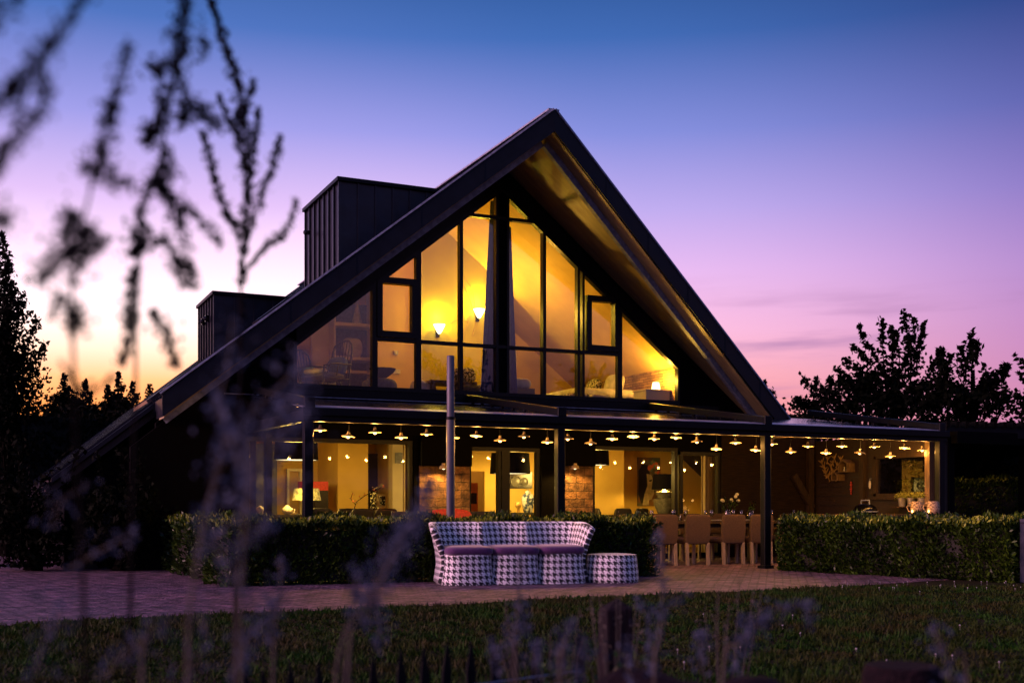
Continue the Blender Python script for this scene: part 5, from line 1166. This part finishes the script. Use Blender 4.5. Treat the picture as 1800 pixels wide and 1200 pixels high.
# ------------------------------------------------------------------ lawn, fence, post, log
n = 170000
d = 3.2+11.5*rng.random(n)**.75; px = -150+2100*rng.random(n)
a = (px-900)/FPX; X = np.stack([(a*cs+sn)*d, (-a*sn+cs)*d], 1); gx = rng.random((len(d)//14+1,2))*.9; j_ = np.floor(X/.11); X = np.where(rng.random((len(d),1))<.6, (j_+.5+.45*np.sin(j_[:,::-1]*12.9+j_*78.2))*.11+rng.normal(size=X.shape)*.022, X)
ex = np.array([[p.x,p.y] for p in EDGE]); 
def side(pts, poly):      # keep points nearer than the lawn edge
    keep = np.ones(len(pts), bool); A = np.array([(p[0]*cs-p[1]*sn, p[0]*sn+p[1]*cs) for p in poly]); Q = np.stack([pts[:,0]*cs-pts[:,1]*sn, pts[:,0]*sn+pts[:,1]*cs], 1)
    r_ = A[:,0]/A[:,1]; o = np.argsort(r_); return Q[:,1] < np.interp(Q[:,0]/Q[:,1], r_[o], A[o,1])+rng.normal(size=len(Q))*.05+.05*np.sin(Q[:,0]*4.1)
k = side(X, ex) | (px > 1725); X = X[k]; n = len(X); dd = d[k][:,None]
h = (.018+.040*rng.random((n,1))**1.5+.03*(rng.random((n,1))>.97))*(1+.3*np.sin(X[:,:1]*1.7)*np.cos(X[:,1:]*1.3)); az = rng.random((n,1))*6.28; wd = .0035+.0006*dd
P0 = np.concatenate([X, np.zeros((n,1))], 1); sdv = np.concatenate([np.cos(az), np.sin(az), np.zeros((n,1))], 1)*wd
tip = P0+np.concatenate([rng.normal(size=(n,2))*.022, h], 1)
V = np.stack([P0-sdv, P0+sdv, tip], 1).reshape(-1,3); F = np.arange(3*n).reshape(-1,3)
kind(fast('grass', V, F, M['grass']), 'stuff')
cl = MB(); r2 = random.Random(5)
for i in range(44):
    q = G(r2.uniform(1180,1800), r2.uniform(1038,1185)) if i > 25 else G(r2.uniform(1480,1800), r2.uniform(1026,1040)); cl.ball((q.x,q.y,.05), (.008,.008,.007), 6); cl.tube([(q.x,q.y,0),(q.x,q.y,.045)], .0015, 4, False)
kind(cl.build('clover_flowers', M['clover'], smooth=180), 'stuff')

fn = thing('picket_fence', 'low fence of pointed dark chestnut stakes in the foreground grass', 'fence', D(720,1150,3.9)*Vector((1,1,0)) if False else (D(720,1150,3.9).x, D(720,1150,3.9).y, 0))
tops = [(432,1172),(462,1178),(510,1166),(560,1163),(607,1160),(655,1150),(704,1142),(745,1138),(787,1130),(828,1128),(868,1122),(944,1115),(984,1108),(1018,1112),(905,1120)]
for i, (px, py) in enumerate(tops):
    d_ = 3.45+(px-430)/550*.95; q = D(px,py,d_); b = MB(); s = .017; ln = random.uniform(-.05,.05); z0 = q.z
    A = [(-s,-s*.7),(s,-s*.6),(s*.9,s*.7),(-s*.8,s*.6)]
    vs = [(q.x+x-ln*z0,q.y+y,0) for x,y in A]+[(q.x+x-ln*.10,q.y+y,z0-.10) for x,y in A]+[(q.x+x*.2,q.y+y*.2,z0) for x,y in A]
    b.add(vs, [(3,2,1,0)]+[(j,(j+1)%4,(j+1)%4+4,j+4) for j in range(4)]+[(j+4,(j+1)%4+4,(j+1)%4+8,j+8) for j in range(4)]+[(8,9,10,11)])
    b.build('stake', M['stake'], fn, True)
b = MB()
for zz in (.36,.40): b.tube([D(420,1150,3.43)*1.0 if False else Vector((D(420,1150,3.43).x,D(420,1150,3.43).y+.02,zz)), Vector((D(1030,1150,4.45).x,D(1030,1150,4.45).y+.02,zz))], .003, 5)
b.build('wire', M['steel'], fn, True)
q = D(1082,1075,4.6); t = thing('fence_post', 'squat weathered square post with a pyramid top in the foreground', 'post', (q.x,q.y,0), -YAW+R(14)); zp = D(1082,1050,4.6).z; s = .056
b = MB(); b.add([(-s,-s,0),(s,-s,0),(s,s,0),(-s,s,0),(-s,-s,zp-.045),(s,-s,zp-.04),(s,s,zp-.04),(-s,s,zp-.045),(.008,0,zp)], [(3,2,1,0),(0,1,5,4),(1,2,6,5),(2,3,7,6),(3,0,4,7),(4,5,8),(5,6,8),(6,7,8),(7,4,8)])
b.build('shaft', M['weathered'], t, bevel=.006)
b = MB(); 
q2_ = D(1330,1185,3.3); t = thing('fallen_log', 'thick old purple brown log lying in the foreground grass', 'log', (q2_.x,q2_.y,0)); A, B = D(1090,1190,3.5), D(1500,1200,3.1)
pts = [Vector((A.x,A.y,.36)).lerp(Vector((B.x,B.y,.36)), i/14)+Vector((0,0,.02*math.sin(i*.9))) for i in range(15)]
b.tube([p-Vector((q2_.x,q2_.y,0)) for p in pts], [.17+.012*math.sin(i*1.7) for i in range(15)], 18); b.build('trunk', M['log'], t, smooth=70)
for i in (2,12): c = MB(); p = pts[i]-Vector((q2_.x,q2_.y,0)); c.lathe([(.13,0),(.12,.2)], (p.x,p.y,0), 12); c.build('prop', M['log'], t)
q = D(1585,1180,3.4); t = thing('tree_stump', 'flat topped dark stump at the lower right of the lawn', 'stump', (q.x,q.y,0)); zs_ = D(1585,1168,3.4).z
b = MB(); b.lathe([(.15,0),(.125,.2),(.115,zs_-.03),(.105,zs_)], n=16); b.build('stump', M['log'], t, smooth=40)

# ------------------------------------------------------------------ tall weeds in front of the lens
def smooth_path(pts, n=40):
    pts = [Vector(p) for p in pts]; P_ = [pts[0]]+pts+[pts[-1]]; out = []
    for i in range(1, len(P_)-2):
        for k in range(n//(len(pts)-1)+1):
            t = k/(n//(len(pts)-1)+1); a, b, c, d_ = P_[i-1], P_[i], P_[i+1], P_[i+2]
            out.append(.5*((2*b)+(c-a)*t+(2*a-5*b+4*c-d_)*t*t+(3*b-a-3*c+d_)*t**3))
    out.append(pts[-1]); return out
def weed(lab, d, stem, sprays, m='weed', sm='stem', size=.011, dens=1.0, rad=.012, name='tall_weed', group=None, clumps=()):
    """stem and sprays in photo pixels at distance d from the lens; the stem is rooted in the ground"""
    r_ = np.random.default_rng(abs(hash(lab)) % 1000 if False else len(lab)*7+int(d*100))
    g = D(stem[0][0], stem[0][1], d); base = Vector((g.x, g.y, 0)); t = thing(name, lab, 'plant', base, 0, group)
    sp = smooth_path([base]+[D(x,y,d+random.uniform(-.03,.03)) for x, y in stem], 60)
    b = MB(); b.tube([p-base for p in sp], [.0045*(1-.75*i/len(sp)) for i in range(len(sp))], 6, False); C = []
    for s in sprays:
        w_ = s[0] if isinstance(s[0], (int,float)) else 1.0; pts = s[1:] if isinstance(s[0], (int,float)) else s
        q = smooth_path([D(x,y,d+random.uniform(-.04,.04)) for x, y in pts], 36); b.tube([p-base for p in q], .0013, 5, False)
        L_ = sum((q[i+1]-q[i]).length for i in range(len(q)-1)); n = int(L_*1500*dens*w_/ (size/.011))
        ca = np.array([tuple(p-base) for p in q]); u = r_.random(n)*(len(q)-1.001); i = u.astype(int); f = (u-i)[:,None]
        taper = .45+.55*np.sin(np.clip(u/(len(q)-1),0,1)*math.pi)[:,None]; lump = .55+.8*(np.sin(u*1.3+r_.random()*6)[:,None]*.5+.5)
        C.append(ca[i]*(1-f)+ca[i+1]*f+r_.normal(size=(n,3))*rad*w_*taper*lump)
    for x, y, rr, n in clumps:
        c = np.array(D(x,y,d)-base); C.append(c+r_.normal(size=(n,3))*rr)
    b.build('stem', M[sm], t); V, F = leaf_arrays(np.concatenate(C), size, None, .6); fast('seed_heads', V, F, M[m], t); return t
gW = 'tall seeding weeds close to the lens'
weed('tall weed with upswept side sprays, the sharpest one before the sky', 2.5, [(412,1200),(415,900),(424,640),(424,480),(436,360),(434,260),(420,150),(392,70),(362,-30)], [
 (1.1,(424,500),(428,420),(436,340),(432,240),(420,150),(392,70),(366,-20)), (.7,(425,482),(470,432),(500,410),(522,350)), (.8,(428,440),(460,340),(480,290),(493,240)), (.7,(434,340),(448,250),(455,190)),
 (.8,(420,420),(385,330),(368,275),(355,235)), (.6,(425,400),(392,372),(372,300)), (.9,(432,300),(416,240),(418,190)), (.7,(436,260),(404,215),(384,165)), (.6,(430,200),(442,160),(446,140)), (.5,(424,520),(426,560),(420,610))], group=gW, rad=.0075, size=.0115, dens=1.35)
weed('tall dark weed with drooping clumps beside the upswept one', 2.0, [(228,1200),(232,900),(238,700),(243,420),(280,290),(305,140),(322,50),(335,-40)], [
 (1.5,(326,0),(318,60),(322,100)), (1.6,(312,110),(285,118),(272,128)), (1.2,(310,110),(322,170),(318,220)), (1.5,(320,215),(345,190),(362,205),(388,222)), (1.2,(300,150),(285,215),(262,235),(256,250)), (1.5,(288,260),(292,300),(284,335)), (1.1,(285,330),(300,350),(318,400),(340,490)), (.8,(292,340),(345,380),(388,430)),
 (1.0,(262,240),(282,190),(276,160)), (1.6,(250,390),(240,420),(235,450)), (1.1,(240,440),(282,420),(330,480)), (1.0,(310,460),(318,490),(345,505)), (1.1,(238,470),(232,560),(214,640)), (.9,(232,470),(225,540),(228,580)), (1.1,(268,545),(290,590),(312,640)),
 (1.0,(352,70),(360,85),(352,105)), (.9,(240,380),(262,330),(290,290))], group=gW, rad=.0078, size=.011, dens=1.05)
weed('blurred tall weed with feathery plumes left of the drooping clumps', 1.6, [(150,1200),(140,900),(128,600),(130,470),(160,330),(195,180),(225,70)], [
 (1.2,(190,215),(205,150),(225,80)), (1.1,(178,270),(195,215),(200,180)), (1.6,(150,300),(165,290),(175,305)), (1.6,(176,265),(190,310),(226,325)), (1.8,(125,370),(118,410),(138,440),(160,400)), (1.7,(130,440),(95,460),(72,490)), (.9,(128,500),(150,450),(190,420)), (1.3,(134,540),(136,575)), (.7,(128,600),(108,520),(90,560)), (.6,(110,640),(150,690),(200,660))], group=gW, rad=.0075, size=.010, dens=.85)
weed('very blurred weed crossing the upper left corner', 1.3, [(-160,1200),(-140,700),(-80,400),(0,290),(60,130),(120,50),(170,-40)], [
 (1.2,(20,170),(60,115),(100,60),(150,-10)), (1.2,(-20,190),(10,165),(25,150)), (1.2,(-20,300),(30,250),(70,190),(80,135)), (1.0,(-30,60),(0,20),(40,-10)), (1.3,(-30,395),(0,380),(8,395)), (.8,(-20,330),(0,280),(6,250))], group=gW, rad=.007, size=.009, dens=.8)
gP = 'pale blurred grasses close to the lens'
weed('pale blurred plume before the dark gable wall', 1.7, [(330,1200),(345,1000),(372,860),(400,760)], [(1.3,(360,900),(400,800),(440,740)), (1.2,(390,780),(470,700),(530,640)), (1.2,(420,830),(500,760),(520,700)), (1.0,(350,980),(420,900),(470,850)), (1.1,(380,720),(400,640),(410,560))], 'weed_pale', 'stem_pale', group=gP, rad=.016, dens=.30, name='pale_grass')
weed('pale plume leaning right in front of the middle hedge', 2.3, [(590,1200),(640,1060),(680,985)], [(1.6,(640,1050),(690,975),(730,920)), (1.0,(655,1040),(668,1100),(660,1140)), (.8,(690,960),(740,880),(760,840))], 'weed_pale', 'stem_pale', group=gP, rad=.013, dens=.55, name='pale_grass')
weed('pale upright plume before the left part of the middle hedge', 2.2, [(480,1200),(490,1060),(496,990)], [(1.0,(488,1060),(494,1010),(490,980)), (1.3,(470,1130),(480,1080),(470,1060)), (1.2,(420,1180),(440,1120),(470,1090))], 'weed_pale', 'stem_pale', group=gP, rad=.013, dens=.42, name='pale_grass')
weed('pale plume in front of the purple sofa cushion', 2.6, [(905,1200),(908,1110),(912,1020),(914,960)], [(.5,(912,1040),(914,1000),(915,965)), (1.5,(908,1090),(912,1065),(915,1050)), (1.6,(895,1140),(905,1110),(925,1095)), (1.0,(880,1190),(872,1150),(866,1125))], 'weed_pale', 'stem_pale', group=gP, rad=.012, dens=.50, name='pale_grass')
weed('pale forked plumes right of the squat post', 2.5, [(1150,1200),(1158,1120),(1165,1040),(1160,930)], [(.9,(1164,1040),(1163,990),(1158,930)), (1.6,(1140,1180),(1145,1140),(1140,1105)), (1.3,(1160,1080),(1180,1065),(1200,1050)), (1.2,(1165,1085),(1145,1070),(1120,1065)), (1.3,(1225,1180),(1235,1140),(1230,1110)), (1.2,(1110,1200),(1100,1150),(1105,1140))], 'weed_pale', 'stem_pale', group=gP, rad=.012, dens=.5, name='pale_grass')
weed('pale long plume bending right over the lawn', 2.4, [(1270,1200),(1300,1130),(1340,1090)], [(1.5,(1300,1130),(1320,1110),(1345,1085)), (1.3,(1340,1090),(1370,1070),(1420,1060)), (1.0,(1410,1060),(1424,1070),(1425,1095)), (1.2,(1305,1120),(1312,1095),(1312,1085)), (1.0,(1290,1180),(1300,1150),(1310,1135))], 'weed_pale', 'stem_pale', group=gP, rad=.012, dens=.5, name='pale_grass')
weed('pale drooping plume over the lower right lawn', 2.2, [(1700,1200),(1668,1160),(1645,1100)], [(1.2,(1652,1150),(1645,1120),(1636,1105)), (1.1,(1660,1175),(1668,1190),(1690,1195))], 'weed_pale', 'stem_pale', group=gP, rad=.012, dens=.4, name='pale_grass')
weed('greyish weed mass in the lower left corner', 1.8, [(250,1200),(260,1130),(270,1080)], [(1.5,(180,1190),(240,1130),(300,1090)), (1.3,(330,1190),(360,1120),(350,1080)), (1.2,(60,1190),(80,1120),(110,1070)), (1.2,(400,1190),(430,1140),(440,1090)), (1.0,(120,1000),(190,960),(230,940)), (.9,(90,930),(110,880),(160,850))], 'weed_pale', 'stem_pale', group=gP, rad=.018, dens=.22, name='pale_grass')
weed('pale hazy sprays rising before the low left roof edge', 1.5, [(420,1200),(425,1000),(440,850),(470,760)], [(1.3,(430,900),(440,840),(430,770)), (1.5,(445,840),(490,770),(540,720)), (1.2,(470,760),(520,690),(530,620)), (1.2,(430,960),(480,890),(520,850)), (1.0,(425,1040),(380,960),(350,900)), (1.0,(440,850),(400,760),(380,700))], 'weed_pale', 'stem_pale', group=gP, rad=.012, dens=.38, name='pale_grass')
weed('slender pale stem crossing the middle hedge towards the sofa', 1.8, [(610,1200),(640,1090),(690,980),(730,900)], [(1.4,(650,1070),(690,980),(720,920)), (1.1,(640,1100),(625,1050),(632,1000)), (1.0,(700,960),(745,900),(752,860))], 'weed_pale', 'stem_pale', group=gP, rad=.011, dens=.6, name='pale_grass')
weed('pale feathery plume among the right fence stakes', 2.2, [(985,1200),(990,1150),(1000,1100)], [(1.4,(985,1180),(990,1140),(1005,1095)), (1.2,(1015,1190),(1030,1150),(1025,1120)), (1.1,(950,1190),(940,1150),(948,1125))], 'weed_pale', 'stem_pale', group=gP, rad=.012, dens=.55, name='pale_grass')
# thin dry grass stalks round the post: one tuft each
for j, (cx_, d_, lab) in enumerate(((1085,4.4,'thin dry grass stalks in front of the squat post'),(1265,4.6,'upright dry grass stalks on the lawn right of the post'),(960,4.2,'sparse dry stalks among the fence stakes'),(1010,3.9,'leafy yellow tuft left of the squat post'))):
    q = D(cx_,1150,d_); t = thing('grass_tuft', lab, 'grass tuft', (q.x,q.y,0), 0, 'dry grass tufts in the foreground'); b = MB(); C = []
    for i in range(14):
        a = random.uniform(0,6.28); r0 = random.uniform(0,.09); top_ = Vector((r0*3*math.cos(a), r0*2.2*math.sin(a), random.uniform(.45,.76) if j < 3 else random.uniform(.3,.6))); p0 = Vector((r0*math.cos(a), r0*math.sin(a), 0))
        b.tube([p0, p0.lerp(top_,.5)+Vector((0,0,.04)), top_], [.0022,.0018,.001], 5, False)
        for k in range(10 if j < 3 else 40): C.append(p0.lerp(top_, random.uniform(.8 if j < 3 else .3,1))+Vector((random.gauss(0,.008 if j<3 else .03),random.gauss(0,.008 if j<3 else .03),0)))
    b.build('stalks', M['stem_pale'], t); V, F = leaf_arrays(np.array([tuple(c) for c in C]), .014 if j < 3 else .035); fast('seed_heads' if j < 3 else 'leaves', V, F, M['stem_pale'] if j < 3 else M['hedge_leaf'], t)
